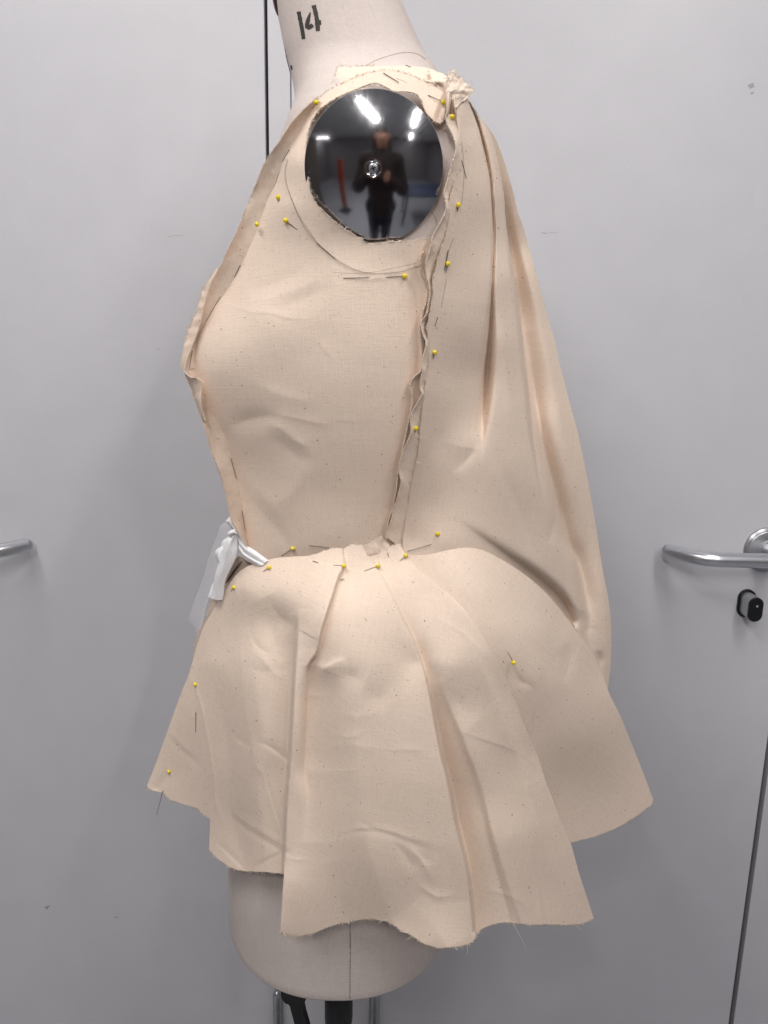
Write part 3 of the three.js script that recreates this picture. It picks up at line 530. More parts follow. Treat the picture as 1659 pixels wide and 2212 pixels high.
// back panel, hanging free as a train
const backEdge = [...L([745, 740, 748, 850, 765, 1000, 775, 1150, 786, 1350, 782, 1500, 745, 1690, 692, 1850, 655, 2040, 652, 2200]), ...M([1150, 60, 1080, 250, 1000, 550, 960, 700, 960, 850, 960, 980, 930, 1130, 892, 1350, 870, 1500, 880, 1650, 897, 1900, 880, 2211]), ...N([550, 300, 522, 540, 498, 750, 495, 850, 455, 1110, 400, 1350, 352, 1640, 322, 1830, 303, 1980, 320, 2110])];
const back = sheet({
  name: 'back_panel', parent: bodice, turn: -0.12, shift: [0.13, 0.31], fray: 0.7,
  edge: [{ raw: 1, p: backEdge }, F([165, 300, 170, 420]), F([170, 420, 600, 600, 900, 800, 1100, 1000, 1225, 1120]), F([1225, 1120, 1285, 1055]), [...F([1285, 1055, 1300, 950, 1306, 800, 1304, 680, 1291, 550, 1262, 400]), ...C([1322, 1750, 1272, 1480, 1218, 1230, 1190, 1130, 1150, 980, 1120, 860, 1085, 700, 1045, 570, 1000, 400, 960, 250, 925, 120, 890, 0]), ...A([1620, 1295, 1590, 1170, 1560, 1060, 1520, 935, 1480, 835, 1450, 785, 1400, 722, 1360, 668, 1325, 615, 1295, 585])], A([1295, 585, 1255, 590, 1240, 660])],
  ctrl: [
    ...tri(L)([745, 760, 0.152, 780, 1350, 0.155, 700, 1850, 0.159]), ...tri(M)([1000, 550, 0.160, 870, 1500, 0.158]), ...tri(N)([550, 300, 0.152, 495, 850, 0.142, 400, 1350, 0.128, 320, 1830, 0.117]),
    ...tri(A)([1290, 700, 0.142, 1350, 850, 0.128, 1330, 1100, 0.138, 1400, 1200, 0.118, 1300, 600, 0.138, 1330, 640, 0.115, 1400, 722, 0.085, 1450, 900, 0.088]),
    ...tri(C)([560, 200, 0.128, 690, 250, 0.100, 560, 600, 0.126, 690, 520, 0.100, 450, 900, 0.128, 620, 900, 0.104, 380, 1300, 0.122, 540, 1350, 0.113, 330, 1700, 0.113, 480, 1600, 0.112, 220, 1900, 0.112, 420, 1900, 0.118,
      800, 300, 0.076, 800, 700, 0.082, 800, 1100, 0.086, 760, 1500, 0.098, 650, 1750, 0.104, 925, 130, 0.012, 1045, 580, 0.0, 1150, 990, -0.010, 1270, 1490, -0.014, 980, 800, 0.034, 1030, 1200, 0.040, 1100, 1600, 0.036, 950, 1700, 0.066, 1020, 2000, 0.056, 1220, 1900, 0.008]),
    ...tri(F)([1290, 560, -0.010, 1300, 940, -0.008, 1200, 800, 0.006, 700, 500, 0.085, 1100, 900, 0.022, 300, 350, 0.118, 500, 420, 0.112]),
  ],
  noise: 0.0009, nf: 45,
  folds: [
    // first pleat: its mouth gapes
    crease([...A([1322, 620, 1365, 720, 1408, 870, 1448, 1060, 1463, 1250]), ...C([716, 60, 712, 250, 706, 420, 700, 560, 690, 720, 676, 900, 662, 1080, 652, 1200, 645, 1310, 640, 1430])], [1.1, 1.1], [-8, -20, -30, -26, -22, -20, -20, -22, -28, -34, -34, -24, -13, -5, 0], [0.7, 1.2, 1.6, 1.2, 1, 1, 1, 1.4, 2.4, 3.4, 4, 3.6, 3, 2.6, 2.4]),
    // second pleat
    crease([...A([1340, 620, 1425, 775, 1484, 950, 1532, 1190]), ...C([793, 0, 832, 250, 870, 520, 902, 800, 930, 1050, 942, 1200, 958, 1340, 985, 1500, 1020, 1660, 1058, 1850])], [1.1, 11], [-8, -30, -50, -64, -74, -80, -78, -68, -54, -38, -24, -13, -5, 0], [0.4, 0.7, 0.85, 1, 1.1, 1.2, 1.4, 1.6, 1.6, 1.4, 1.2, 1, 0.9, 0.8, 0.8]),
    crease([...A([1350, 640, 1440, 800, 1500, 960, 1560, 1200]), ...C([870, 120, 935, 350, 1005, 650, 1070, 950, 1135, 1250, 1200, 1550, 1262, 1800])], [8, 9], [1, 3, 6, 8, 9, 9, 9, 8, 7, 6, 2]),
    crease(C([700, 480, 680, 700, 655, 950, 632, 1180, 600, 1350]), [30, 6], [0, -9, -15, -15, 0]),
    crease(C([735, 100, 745, 350, 775, 650, 800, 950, 850, 1300]), [7, 9], [0, 4, 6, 6, 0]),
    crease([...C([918, 640, 950, 900, 985, 1150, 1020, 1330, 1065, 1500, 1115, 1700, 1165, 1900]), ...F([1120, 330, 1165, 520, 1195, 700])], [6, 10], [0, -12, -28, -42, -48, -46, -42, -38, -30, -8]),
    crease([...C([1190, 1250, 1250, 1500, 1305, 1800]), ...F([1245, 400, 1275, 650, 1285, 900])], [7, 8], [0, 5, 7, 7, 6, 3]),
    crease(C([640, 1290, 590, 1370, 530, 1440, 470, 1490]), [9, 5], [0, -4, -3, 0]),
    crease(C([660, 1300, 720, 1480, 800, 1680, 900, 1880]), [9, 10], [0, 3, 3, 0]),
    crease(C([720, 1350, 800, 1560, 870, 1740, 960, 1960]), [12, 12], [0, -5, -6, -3]),
    crease(C([950, 1320, 1030, 1530, 1078, 1720, 1068, 1850, 1050, 1925]), [3, 9], [0, -3, -5, -5, 0]),
    // the train lifts away above the peplum
    crease(F([440, 105, 520, 160, 600, 215, 750, 320, 900, 430, 1040, 560, 1085, 670]), [16, 5], [0, -2, -6, -14, -28, -34, -26]),
    crease(F([460, 95, 600, 190, 760, 310, 920, 435, 1060, 550, 1130, 605]), [4, 10], [0, 1.5, 3, 4, 5, 2]),
    crease(F([1135, 600, 1170, 700, 1205, 830]), [5, 4], [0, -8, 0]), crease(F([1235, 830, 1240, 880, 1250, 930]), [2, 5], [0, -7, -3]),
    // pin tucks beside the edge
    crease(M([1185, 560, 1190, 680, 1160, 860, 1100, 1150]), [1.4, 3], [0, -1.2, -1, 0]), crease(M([1080, 600, 1120, 720, 1060, 870]), [6, 5], [0, 1.4, 0]),
    crease(L([770, 780, 800, 720, 870, 650]), [5, 5], [-5, -6, -3]),
    crease(N([480, 800, 440, 1080, 380, 1400, 320, 1800]), [6, 3], [0, 3, 3, 1]),
  ],
});
toBod(back.mesh);
toBod(mark('pencil_line', L([800, 1150, 838, 1400, 850, 1620, 838, 1850, 815, 2050]), 0.6, back.zf, MAT.pencil, bodice));
toBod(mark('pencil_line', M([1300, 10, 1265, 110, 1220, 230, 1195, 390]), 0.6, back.zf, MAT.pencil, bodice));
toBod(mark('pencil_line', M([1190, 680, 1160, 850, 1130, 1000, 1095, 1170]), 0.55, back.zf, MAT.pencil, bodice));

// seam allowances at the side-back seam, wavy raw edges standing up
const withZ = (pts, f) => pts.map((p, i) => [p[0], p[1], typeof f === 'function' ? f(p, i, pts.length) : f]);
const ply2 = [...L([605, 850, 615, 930, 640, 1010, 695, 1120, 735, 1240, 735, 1370, 695, 1500, 655, 1650, 612, 1800, 585, 1890, 600, 1990, 612, 2120]), ...M([948, 20, 938, 120, 885, 300, 850, 400, 850, 560, 870, 700, 900, 830, 905, 950, 880, 1100, 850, 1280, 775, 1385, 772, 1500, 800, 1620, 848, 1750, 830, 1870, 790, 2000, 780, 2150]), ...N([528, 80, 510, 180, 500, 280, 518, 350, 470, 450, 405, 565, 395, 680, 400, 780, 340, 915, 303, 1010, 266, 1190, 290, 1330, 256, 1470, 215, 1610, 188, 1720, 152, 1830, 125, 1950])];
const ply1 = [...M([785, 258, 762, 300, 755, 480, 790, 580, 850, 720, 885, 850, 875, 950, 850, 1080, 800, 1220, 760, 1400, 745, 1500, 760, 1640, 775, 1850, 775, 2000, 768, 2200]), ...N([500, 105, 430, 165, 390, 250, 410, 400, 385, 600, 355, 750, 330, 850, 300, 1010, 262, 1170, 245, 1350, 220, 1500, 203, 1610, 160, 1720, 122, 1940])];
const edgeInner = (dx) => backEdge.map(([x, y]) => [x + dx, y]);
const slice = (a, y0, y1) => a.filter((p) => p[1] >= y0 && p[1] <= y1);
const zSeam = (lift) => (p) => (p[1] < one(M, 0, 120)[1] ? 0.1545 : side.zf(Math.min(p[0], 420), p[1])) + lift;
toBod(strip({ name: 'seam_allowance', parent: bodice, fray: 1.3, nu: 240, nv: 9, wave: 0.0009, ns: 3,
  curves: [withZ(ply2, zSeam(0.0125)), withZ(ply2.map(([x, y]) => [x + 2.6, y]), zSeam(0.0085)), withZ(slice(edgeInner(2.5), ply2[0][1] - 1, 560), zSeam(0.0006))] }));
toBod(strip({ name: 'seam_allowance', parent: bodice, fray: 1.3, nu: 200, nv: 8, wave: 0.0007, ns: 9,
  curves: [withZ(ply1, zSeam(0.0095)), withZ(ply1.map(([x, y]) => [x + 3, y]), zSeam(0.0045)), withZ(slice(edgeInner(-1), ply1[0][1], 556), zSeam(0.0002))] }));
// front seam allowance: tan strip between seam and raw edge, with the front panel's lighter edge behind
const out1 = [...A([415, 580, 330, 655, 250, 742, 180, 850, 100, 960, 45, 1085, 0, 1195]), ...B([400, 58, 365, 125, 322, 225, 268, 320, 235, 430, 205, 560, 165, 670, 138, 740, 118, 805])];
const in1 = [...seamFrontTop, ...seamFront.filter((p) => p[1] < one(B, 0, 815)[1])];
const frontBack = (p) => 0.086 + 0.0003 * Math.max(0, 260 - p[1]);
toBod(strip({ name: 'front_seam_allowance', parent: bodice, mat: MAT.flap, fray: 1.5, nu: 200, nv: 10, wave: 0.0004, ns: 5,
  curves: [withZ(out1, (p, i, n) => seamZ(in1[Math.min(in1.length - 1, Math.round(i * (in1.length - 1) / (n - 1)))]) + 0.010), withZ(out1.map((p, i) => { const q = in1[Math.round(i * (in1.length - 1) / (out1.length - 1))]; return [(p[0] + q[0]) / 2, (p[1] + q[1]) / 2]; }), (p, i, n) => seamZ(in1[Math.min(in1.length - 1, Math.round(i * (in1.length - 1) / (n - 1)))]) + 0.0035), withZ(in1.map(([x, y]) => [x + 1.2, y]), (p) => seamZ(p) - 0.0008)] }));
const out2 = B([120, 808, 150, 885, 185, 980, 215, 1060, 245, 1160, 275, 1270, 310, 1350, 340, 1450, 365, 1560, 385, 1640, 420, 1700, 466, 1775]);
const in2 = seamFront.filter((p) => p[1] > one(B, 0, 780)[1]);
toBod(strip({ name: 'front_seam_allowance', parent: bodice, mat: MAT.flap, fray: 1.2, nu: 160, nv: 10, wave: 0.0006, ns: 6,
  curves: [withZ(out2, (p) => 0.096), withZ(out2.map((p, i) => { const q = in2[Math.round(i * (in2.length - 1) / (out2.length - 1))]; return [(p[0] + q[0]) / 2, (p[1] + q[1]) / 2]; }), 0.0865), withZ(in2.map(([x, y]) => [x + 1.2, y]), (p) => seamZ(p) - 0.0008)] }));
toBod(strip({ name: 'front_panel_edge', parent: bodice, fray: 2.2, nu: 90, nv: 6, wave: 0.002, ns: 8, mat: MAT.flap,
  curves: [withZ(B([300, 235, 262, 298, 226, 350, 205, 420, 190, 470, 165, 530, 140, 582, 122, 650, 113, 705, 104, 765, 118, 812]), 0.082), withZ(B([310, 260, 285, 320, 255, 410, 225, 500, 205, 570, 165, 680, 140, 750, 125, 812]), 0.086)] }));
toBod(strip({ name: 'front_panel_edge', parent: bodice, fray: 1, nu: 60, nv: 6, wave: 0.001, ns: 2,
  curves: [withZ(B([122, 815, 150, 840, 185, 848, 207, 866, 216, 905, 210, 960, 217, 1020, 234, 1078]), 0.106), withZ(B([125, 830, 150, 868, 175, 900, 192, 960, 210, 1020, 232, 1085]), 0.100), withZ(B([122, 822, 140, 870, 160, 920, 188, 990, 212, 1055, 230, 1090]), 0.093)] }));
// cloth over the shoulder up to the neck
const shoulder = sheet({
  name: 'shoulder_panel', parent: bodice, turn: 0.9, shift: [0.2, 0.07], fray: 1.4,
  edge: [{ raw: 1, p: A([470, 552, 480, 525, 512, 490, 522, 440, 532, 407, 600, 403, 690, 402, 760, 400]) }, A([760, 400, 850, 396, 960, 398, 1080, 412, 1120, 430]), A([1120, 430, 1200, 540, 1190, 570]), A([1190, 570, 1090, 524, 1000, 482, 900, 448, 820, 437, 740, 452, 650, 478, 560, 520, 470, 566])],
  ctrl: tri(A)([530, 407, 0.098, 620, 404, 0.097, 690, 402, 0.096, 850, 396, 0.096, 980, 400, 0.098, 1110, 425, 0.104, 470, 552, 0.118, 560, 515, 0.122, 650, 470, 0.126, 740, 442, 0.130, 820, 430, 0.131, 900, 440, 0.132, 1000, 475, 0.133, 1090, 518, 0.134, 1190, 560, 0.138, 600, 450, 0.118, 800, 412, 0.120, 1000, 435, 0.122]),
  folds: [crease(A([790, 440, 830, 424, 900, 436, 960, 458]), [3, 2], [0, -4, -3, 0])],
});
toBod(shoulder.mesh);
// the little tan turn of cloth at the back of the shoulder, and the bunched raw edges
const roll = sheet({ name: 'shoulder_fold', parent: bodice, turn: 1.2, fray: 0.8,
  edge: [{ raw: 1, p: L([385, 262, 440, 268, 520, 298, 600, 338, 660, 378]) }, L([660, 378, 720, 470, 700, 540, 610, 560]), L([610, 560, 520, 500, 420, 430, 330, 412]), { raw: 1, p: L([330, 412, 360, 395, 420, 392, 400, 330, 385, 262]) }],
  ctrl: tri(L)([385, 262, 0.112, 520, 300, 0.118, 660, 380, 0.13, 330, 412, 0.140, 420, 392, 0.143, 500, 415, 0.150, 600, 400, 0.154, 690, 500, 0.156, 610, 550, 0.142, 480, 470, 0.140, 540, 510, 0.138]),
  folds: [crease(L([390, 385, 480, 408, 560, 405, 650, 395]), [2.5, 3], [0, 4, 4, 2]), crease(L([350, 420, 450, 450, 550, 505, 610, 550]), [4, 3], [0, -4, -8, -6]), crease(L([400, 290, 500, 340, 600, 370]), [4, 4], [0, -3, 0])] });
toBod(roll.mesh);
const bunch = sheet({ name: 'gathered_edge', parent: bodice, turn: 0.3, h: 0.8, fray: 2.0, noise: 0.0035, nf: 5,
  edge: [L([612, 560, 640, 460, 655, 400]), { raw: 1, p: L([655, 400, 640, 345, 680, 330, 690, 290, 712, 262, 725, 300, 745, 350, 780, 382, 845, 378, 852, 425, 890, 450, 905, 490, 968, 525, 972, 552, 945, 585]) }, L([945, 585, 880, 655, 800, 705, 745, 770, 720, 745, 700, 660, 690, 618]), L([690, 618, 660, 590, 640, 640, 615, 630, 612, 560])],
  ctrl: tri(L)([620, 560, 0.158, 655, 400, 0.145, 712, 262, 0.125, 780, 382, 0.120, 850, 425, 0.116, 970, 540, 0.112, 880, 640, 0.130, 745, 760, 0.154, 690, 640, 0.162, 740, 520, 0.156, 820, 540, 0.140, 720, 420, 0.142]),
  folds: [crease(L([640, 545, 700, 532, 780, 540, 880, 545, 960, 545]), [3, 2.5], [2, 5, 5, 5, 2]), crease(L([650, 600, 720, 590, 800, 590, 900, 580]), [2.5, 3], [-2, -5, -5, -2]), crease(L([640, 480, 720, 460, 800, 440, 850, 420]), [2.5, 3], [0, -4, -4, -2]), crease(L([660, 430, 690, 360, 712, 280]), [2, 3], [2, 4, 2]), crease(L([760, 740, 830, 660, 900, 610]), [3, 3], [0, -4, 0])] });
toBod(bunch.mesh);
toBod(strip({ name: 'seam_allowance', parent: bodice, fray: 0.8, nu: 60, nv: 8, rag: 0.4, ns: 12,
  curves: [withZ(L([612, 545, 608, 620, 606, 700, 610, 780, 600, 850, 560, 930]), (p, i) => [0.163, 0.166, 0.167, 0.167, 0.165, 0.160][i]), withZ(L([640, 555, 640, 640, 640, 720, 638, 800, 622, 870, 590, 925]), (p, i) => [0.168, 0.171, 0.172, 0.171, 0.168, 0.163][i]), withZ(L([672, 565, 668, 650, 660, 730, 650, 820, 632, 880, 612, 915]), (p, i) => [0.164, 0.166, 0.166, 0.165, 0.164, 0.162][i])] }));
toBod(strip({ name: 'seam_allowance', parent: bodice, nu: 60, nv: 8, rag: 0.4, ns: 14,
  curves: [withZ(L([715, 640, 718, 740, 742, 820, 748, 900, 770, 1060]), (p, i) => [0.163, 0.164, 0.163, 0.161, 0.158][i]), withZ(L([690, 640, 688, 750, 690, 850, 700, 960, 735, 1090]), (p, i) => [0.156, 0.155, 0.154, 0.153, 0.153][i]), withZ(L([660, 650, 650, 780, 630, 880, 650, 980, 715, 1110]), (p, i) => [0.162, 0.162, 0.161, 0.160, 0.158][i])] }));

// ------------------------------------------------------------------ peplum
const peplum = thing('peplum', 'cream calico peplum pleated over the hip below the bodice, uneven raw hem', 'peplum', [P(330, 700, 0).x, P(330, 900, 0).y, 0]);
const toPep = (m) => { m.traverse((c) => { if (c.isMesh) local(c.geometry, peplum); }); return m; };
const rear = sheet({
  name: 'back_panel', parent: peplum, turn: 0.75, shift: [0.05, 0.22], fray: 0.7,
  edge: [F([150, 312, 300, 300, 420, 274, 500, 264, 580, 273, 700, 330, 850, 430, 950, 520, 1050, 640, 1100, 705, 1180, 812, 1250, 950, 1300, 1080, 1350, 1180, 1420, 1350, 1480, 1500, 1530, 1632]), F([1530, 1632, 1538, 1655, 1525, 1690, 1503, 1703]), { raw: 1, p: F([1503, 1703, 1450, 1745, 1380, 1790, 1300, 1830, 1200, 1865, 1100, 1890, 1050, 1900]) }, F([1050, 1900, 900, 1800, 780, 1450, 600, 1050, 400, 720, 250, 520, 150, 420]), F([150, 420, 150, 312])],
  ctrl: tri(F)([165, 312, 0.116, 300, 300, 0.1195, 430, 274, 0.1195, 500, 264, 0.116, 590, 275, 0.108, 700, 330, 0.098, 850, 432, 0.080, 1050, 640, 0.050, 1250, 950, 0.022, 1420, 1350, 0.010, 1530, 1640, 0.004, 400, 400, 0.137, 620, 500, 0.136, 700, 720, 0.146, 500, 620, 0.152, 900, 720, 0.113, 820, 900, 0.140, 1000, 1000, 0.112, 900, 1220, 0.128, 1150, 1300, 0.086, 1000, 1620, 0.106, 1300, 1620, 0.046, 1200, 1100, 0.062, 700, 1000, 0.150, 1060, 1880, 0.104, 260, 440, 0.132]),
  folds: [crease(F([905, 840, 912, 920, 918, 1010, 925, 1200]), [9, 3], [0, 2.4, 2, 0]), crease(F([1060, 790, 1080, 850, 1060, 960, 1040, 1040]), [12, 5], [0, -4, -3, 0]), crease(F([880, 1030, 882, 1150, 880, 1280, 885, 1400]), [1.5, 5], [-1, -2.2, -2, 0]), crease(F([1020, 720, 1030, 800, 1040, 870]), [3, 3], [0, 1.5, 0]), crease(F([770, 930, 800, 1000, 870, 1040, 830, 1250]), [4, 4], [0, -3, -2, 0]), crease(F([1430, 1550, 1435, 1620, 1440, 1680]), [3, 3], [0, -0.8, -0.8]), crease(F([200, 320, 400, 330, 650, 348]), [2, 4], [0, 0.7, 0])],
  noise: 0.0010, nf: 38,
});
toPep(rear.mesh);
const frontTop = [...O([1342, 262, 1325, 222, 1310, 185]), ...[]];
const frontP = sheet({
  name: 'front_panel', parent: peplum, h: 1.0, turn: -0.2, shift: [0.27, 0.03], fray: 0.9,
  edge: [
    E([703, 336, 620, 362, 560, 400, 520, 445, 470, 530, 430, 590, 400, 640, 365, 700, 330, 800, 310, 872, 285, 960, 250, 1045, 200, 1180, 150, 1320, 100, 1460, 52, 1580]),
    { raw: 1, p: [...E([52, 1580, 70, 1600, 100, 1612, 135, 1616, 148, 1625]), ...G([165, 378, 210, 396, 300, 425, 332, 452, 372, 480])] },
    G([372, 480, 368, 560, 366, 630]), { raw: 1, p: G([366, 630, 382, 658, 430, 697, 490, 735, 545, 745, 640, 750, 748, 759]) },
    G([748, 759, 741, 850, 735, 960, 727, 1055]),
    { raw: 1, p: [...G([727, 1055, 760, 1075, 800, 1081, 860, 1071, 920, 1055, 990, 1025, 1085, 1005, 1160, 990, 1230, 995, 1290, 1011, 1340, 1045, 1400, 1075, 1460, 1115, 1530, 1138]), ...H([760, 702, 820, 700, 880, 692, 930, 675, 958, 640, 975, 615, 1010, 597, 1080, 581, 1150, 586, 1220, 592, 1280, 590, 1350, 591, 1430, 590, 1480, 577, 1511, 561])] },
    [...H([1511, 561, 1482, 470, 1442, 350, 1400, 200, 1350, 80]), ...F([985, 1659, 950, 1570, 900, 1420, 830, 1250, 760, 1080, 700, 940, 650, 850, 600, 762, 480, 590, 350, 470, 240, 380, 176, 312])],
    O([1352, 275, 1325, 215, 1308, 182, 1296, 170]), { raw: 1, p: O([1296, 170, 1270, 186, 1215, 196, 1180, 215, 1130, 236, 1090, 266, 1040, 286, 1000, 300]) }, O([1000, 300, 968, 240, 935, 182]), { raw: 1, p: O([935, 182, 900, 186, 862, 180, 800, 206, 756, 226, 720, 216, 650, 224, 600, 240, 560, 256, 500, 274]) }, O([500, 274, 440, 290, 300, 300, 150, 310, 60, 328, 20, 342])],
  ctrl: [
    ...tri(E)([703, 336, 0.099, 560, 400, 0.080, 470, 530, 0.064, 400, 640, 0.050, 310, 872, 0.040, 200, 1180, 0.034, 60, 1575, 0.028, 870, 308, 0.113, 1060, 268, 0.125, 1130, 300, 0.128, 1330, 330, 0.128, 1450, 300, 0.123, 1370, 240, 0.124, 1240, 240, 0.127,
      600, 500, 0.110, 800, 440, 0.128, 1000, 440, 0.145, 1200, 440, 0.148, 1400, 440, 0.145, 500, 700, 0.085, 700, 640, 0.124, 850, 620, 0.148, 1000, 640, 0.168, 1200, 640, 0.174, 1400, 640, 0.166,
      400, 900, 0.078, 600, 900, 0.122, 780, 900, 0.148, 900, 900, 0.162, 1040, 900, 0.180, 1200, 900, 0.188, 1400, 900, 0.182, 1550, 900, 0.168, 300, 1200, 0.064, 500, 1200, 0.110, 740, 1200, 0.150, 900, 1200, 0.168, 1080, 1200, 0.185, 1350, 1200, 0.191, 200, 1500, 0.046, 400, 1500, 0.092, 600, 1500, 0.132, 790, 1500, 0.156]),
    ...tri(G)([372, 480, 0.094, 366, 630, 0.098, 500, 735, 0.132, 740, 720, 0.170, 735, 1040, 0.184, 800, 800, 0.184, 900, 1040, 0.192, 1085, 1000, 0.194, 1290, 1010, 0.192, 1530, 1136, 0.206, 900, 400, 0.180, 1200, 400, 0.194, 1400, 650, 0.200, 1600, 300, 0.192, 1150, 750, 0.194]),
    ...tri(H)([880, 690, 0.206, 960, 620, 0.200, 1150, 584, 0.186, 1350, 590, 0.166, 1511, 561, 0.138, 1100, 200, 0.184, 1250, 250, 0.166, 1380, 200, 0.145]),
    ...tri(F)([300, 900, 0.181, 500, 900, 0.176, 640, 850, 0.166, 750, 1080, 0.158, 400, 1300, 0.186, 700, 1300, 0.168, 880, 1420, 0.146, 600, 1650, 0.180, 300, 520, 0.146, 460, 610, 0.158, 200, 400, 0.136, 180, 320, 0.122, 800, 1600, 0.164]),
  ],
  noise: 0.0009, nf: 36,
  folds: [
    // the rolled pleat that hangs from the hip: sharp left edge, soft right side
    crease([...E([884, 600, 882, 700, 876, 780, 868, 900, 858, 1100, 848, 1300, 835, 1500]), ...G([763, 330, 757, 420, 748, 640, 745, 757, 738, 900, 728, 1055])], [0.9, 17], [0, 4, 9, 13, 16, 18, 19, 20, 20, 21, 21, 22, 22]),
    crease([...E([882, 640, 874, 800, 866, 900, 856, 1100, 846, 1300, 833, 1500]), ...G([760, 340, 752, 500, 745, 700])], [22, 0.9], [0, -12, -16, -17, -16, -14, -11, -9, -6]),
    // its hollow on the right, running on from the lapped upper flap
    crease(E([1141, 330, 1142, 372, 1118, 425, 1082, 540, 1046, 650, 1020, 740, 1002, 820, 988, 862, 962, 896, 948, 925, 945, 980, 944, 1080]), [0.9, 13], [-2, -4, -7, -9, -10, -11, -12, -13, -14, -14, -9, 0], [0.9, 1, 1, 1, 1, 1, 1, 1, 1, 1.1, 1.2, 1.4]),
    crease([...E([950, 915, 946, 1000, 944, 1080, 942, 1200, 934, 1400, 926, 1500]), ...G([872, 340, 864, 600])], [6, 24], [0, -12, -20, -20, -17, -13, -9, 0]),
    crease(E([1141, 330, 1142, 372, 1118, 425, 1082, 540, 1046, 650, 1020, 740, 1000, 830]), [24, 1], [2, 3, 4, 4, 4, 3, 0]),
    crease(E([985, 935, 1030, 935, 1090, 900, 1160, 885]), [9, 3], [0, 4, 3, 0]),
    crease(E([1100, 960, 1180, 975, 1260, 1010]), [14, 16], [0, -4, 0]), crease(E([1240, 1130, 1330, 1090, 1400, 1120]), [18, 14], [0, -3, 0]),
    // pleat tops at the waist
    crease(O([754, 226, 770, 300, 780, 345, 776, 388]), [14, 0.9], [2.5, 2.5, 2.5, 2]), crease(O([935, 182, 1000, 298, 1050, 380, 1085, 430]), [14, 0.9], [2.5, 2.5, 2.5, 2]),
    // second pleat edge, down the hip
    crease([...E([1312, 360, 1345, 420, 1390, 500, 1450, 620, 1520, 760, 1545, 830]), ...F([260, 900, 300, 1050, 330, 1200, 370, 1400, 420, 1600, 450, 1760]), ...H([918, 330, 935, 480])], [28, 0.9], [1, 2.5, 3, 3.2, 3.4, 3.6, 4, 4, 5, 6, 7, 7, 4, 1]),
    crease([...E([1400, 520, 1460, 640, 1528, 770]), ...F([262, 900, 302, 1050, 332, 1200, 372, 1400, 422, 1600, 452, 1760]), ...H([920, 330, 942, 500, 952, 620])], [0.9, 15], [0, -3, -6, -9, -14, -23, -32, -37, -37, -33, -29, -26], [0.6, 0.6, 0.6, 0.7, 0.8, 1, 1.1, 1.3, 1.5, 1.6, 1.6, 1.6]),
    crease([...F([176, 312, 240, 380, 350, 470, 480, 590, 600, 762, 650, 850, 700, 940, 760, 1080, 830, 1250, 900, 1420, 950, 1570])], [16, 2], [2, 4, 5, 6, 6, 6, 6, 6, 5, 4, 2]),
    // broad roundness of the hanging folds
    crease([...E([1180, 700, 1190, 1000, 1200, 1300, 1230, 1550]), ...H([420, 150, 500, 400, 600, 700])], [34, 40], [0, 5, 9, 12, 13, 14, 14]),
    crease([...F([480, 700, 600, 950, 720, 1250, 830, 1550]), ...H([1270, 180, 1350, 400, 1410, 590])], [15, 13], [0, 5, 8, 10, 10, 9, 8]),
    crease([...E([620, 700, 640, 1000, 690, 1300]), ...G([610, 300, 640, 520, 660, 740])], [22, 18], [0, 5, 8, 9, 8, 6]),
    crease([...E([420, 900, 470, 1200, 520, 1500]), ...G([470, 400, 520, 600, 560, 740])], [14, 16], [0, -5, -7, -7, -6, -4]),
    // pressed creases between the two pleats
    crease([...F([350, 980, 400, 1110, 470, 1270, 520, 1400, 560, 1500, 620, 1700]), ...H([1020, 110, 1060, 250, 1110, 410, 1170, 582])], [4, 14], [0, 3, 5, 6, 6, 6, 6, 5, 5, 4]),
    crease(H([985, 60, 1030, 260, 1080, 440, 1120, 575]), [6, 2], [-1.5, -3, -3, -2]),
    crease(H([1213, 160, 1228, 260, 1243, 340, 1265, 450, 1286, 588]), [1.4, 6], [0, -1, -1.8, -2, -1.5]), crease(H([1203, 160, 1218, 260, 1233, 340, 1255, 450, 1276, 588]), [6, 1.6], [0, 0.8, 1.3, 1.3, 1]),
    crease(F([400, 1250, 560, 1310, 780, 1390, 910, 1480]), [1.6, 4], [0, 0.8, 0.9, 0]), crease(H([940, 425, 1060, 438, 1140, 470, 1240, 530]), [1.6, 4], [0, 0.8, 0.9, 0]),
    crease(F([300, 500, 350, 600, 345, 650, 480, 730, 580, 830, 640, 900]), [3, 3], [0, 0.8, 0.6, 0.8, 1, 0]),
    crease(F([350, 470, 500, 620, 620, 780, 690, 900]), [9, 2], [0, 1.8, 2.2, 2]),
    crease(F([330, 870, 420, 920, 470, 990]), [14, 14], [0, 2, 0]), crease(F([380, 1000, 460, 1120, 560, 1230]), [18, 18], [0, -4, 0]),
    // front flap: hollow beside the pleat, pressed tucks and crumples
    crease(E([715, 530, 760, 610, 810, 670, 860, 700]), [18, 12], [0, -8, -11, -5]), crease(E([700, 600, 750, 740, 790, 900]), [16, 16], [0, -5, 0]),
    crease([...E([283, 958, 318, 1035, 350, 1130, 385, 1300, 410, 1450, 424, 1560]), ...G([400, 400, 437, 497])], [2.0, 1.7], [0.4, 1.7, 2, 2, 2, 2, 1.6, 0.5]),
    crease(E([545, 425, 548, 500, 546, 600, 543, 720]), [2.0, 1.4], [1, 2, 2, 0]),
    crease([...E([570, 690, 572, 900, 590, 1100, 620, 1300, 660, 1480]), ...G([640, 250, 690, 400, 748, 600])], [3, 5], [0, 1.5, 1.5, 1.5, 1.4, 1.6, 2, 1]),
    crease(G([632, 200, 660, 300, 700, 430, 748, 595]), [1, 3.5], [0, -1.4, -1.8, -1.5]),
    crease(E([610, 680, 650, 790, 690, 830, 740, 850]), [2.5, 3], [0, -1.5, -1.2, 0]), crease(E([640, 830, 700, 890, 760, 960, 830, 1000]), [4, 4], [0, 1.4, 1.2, 0]),
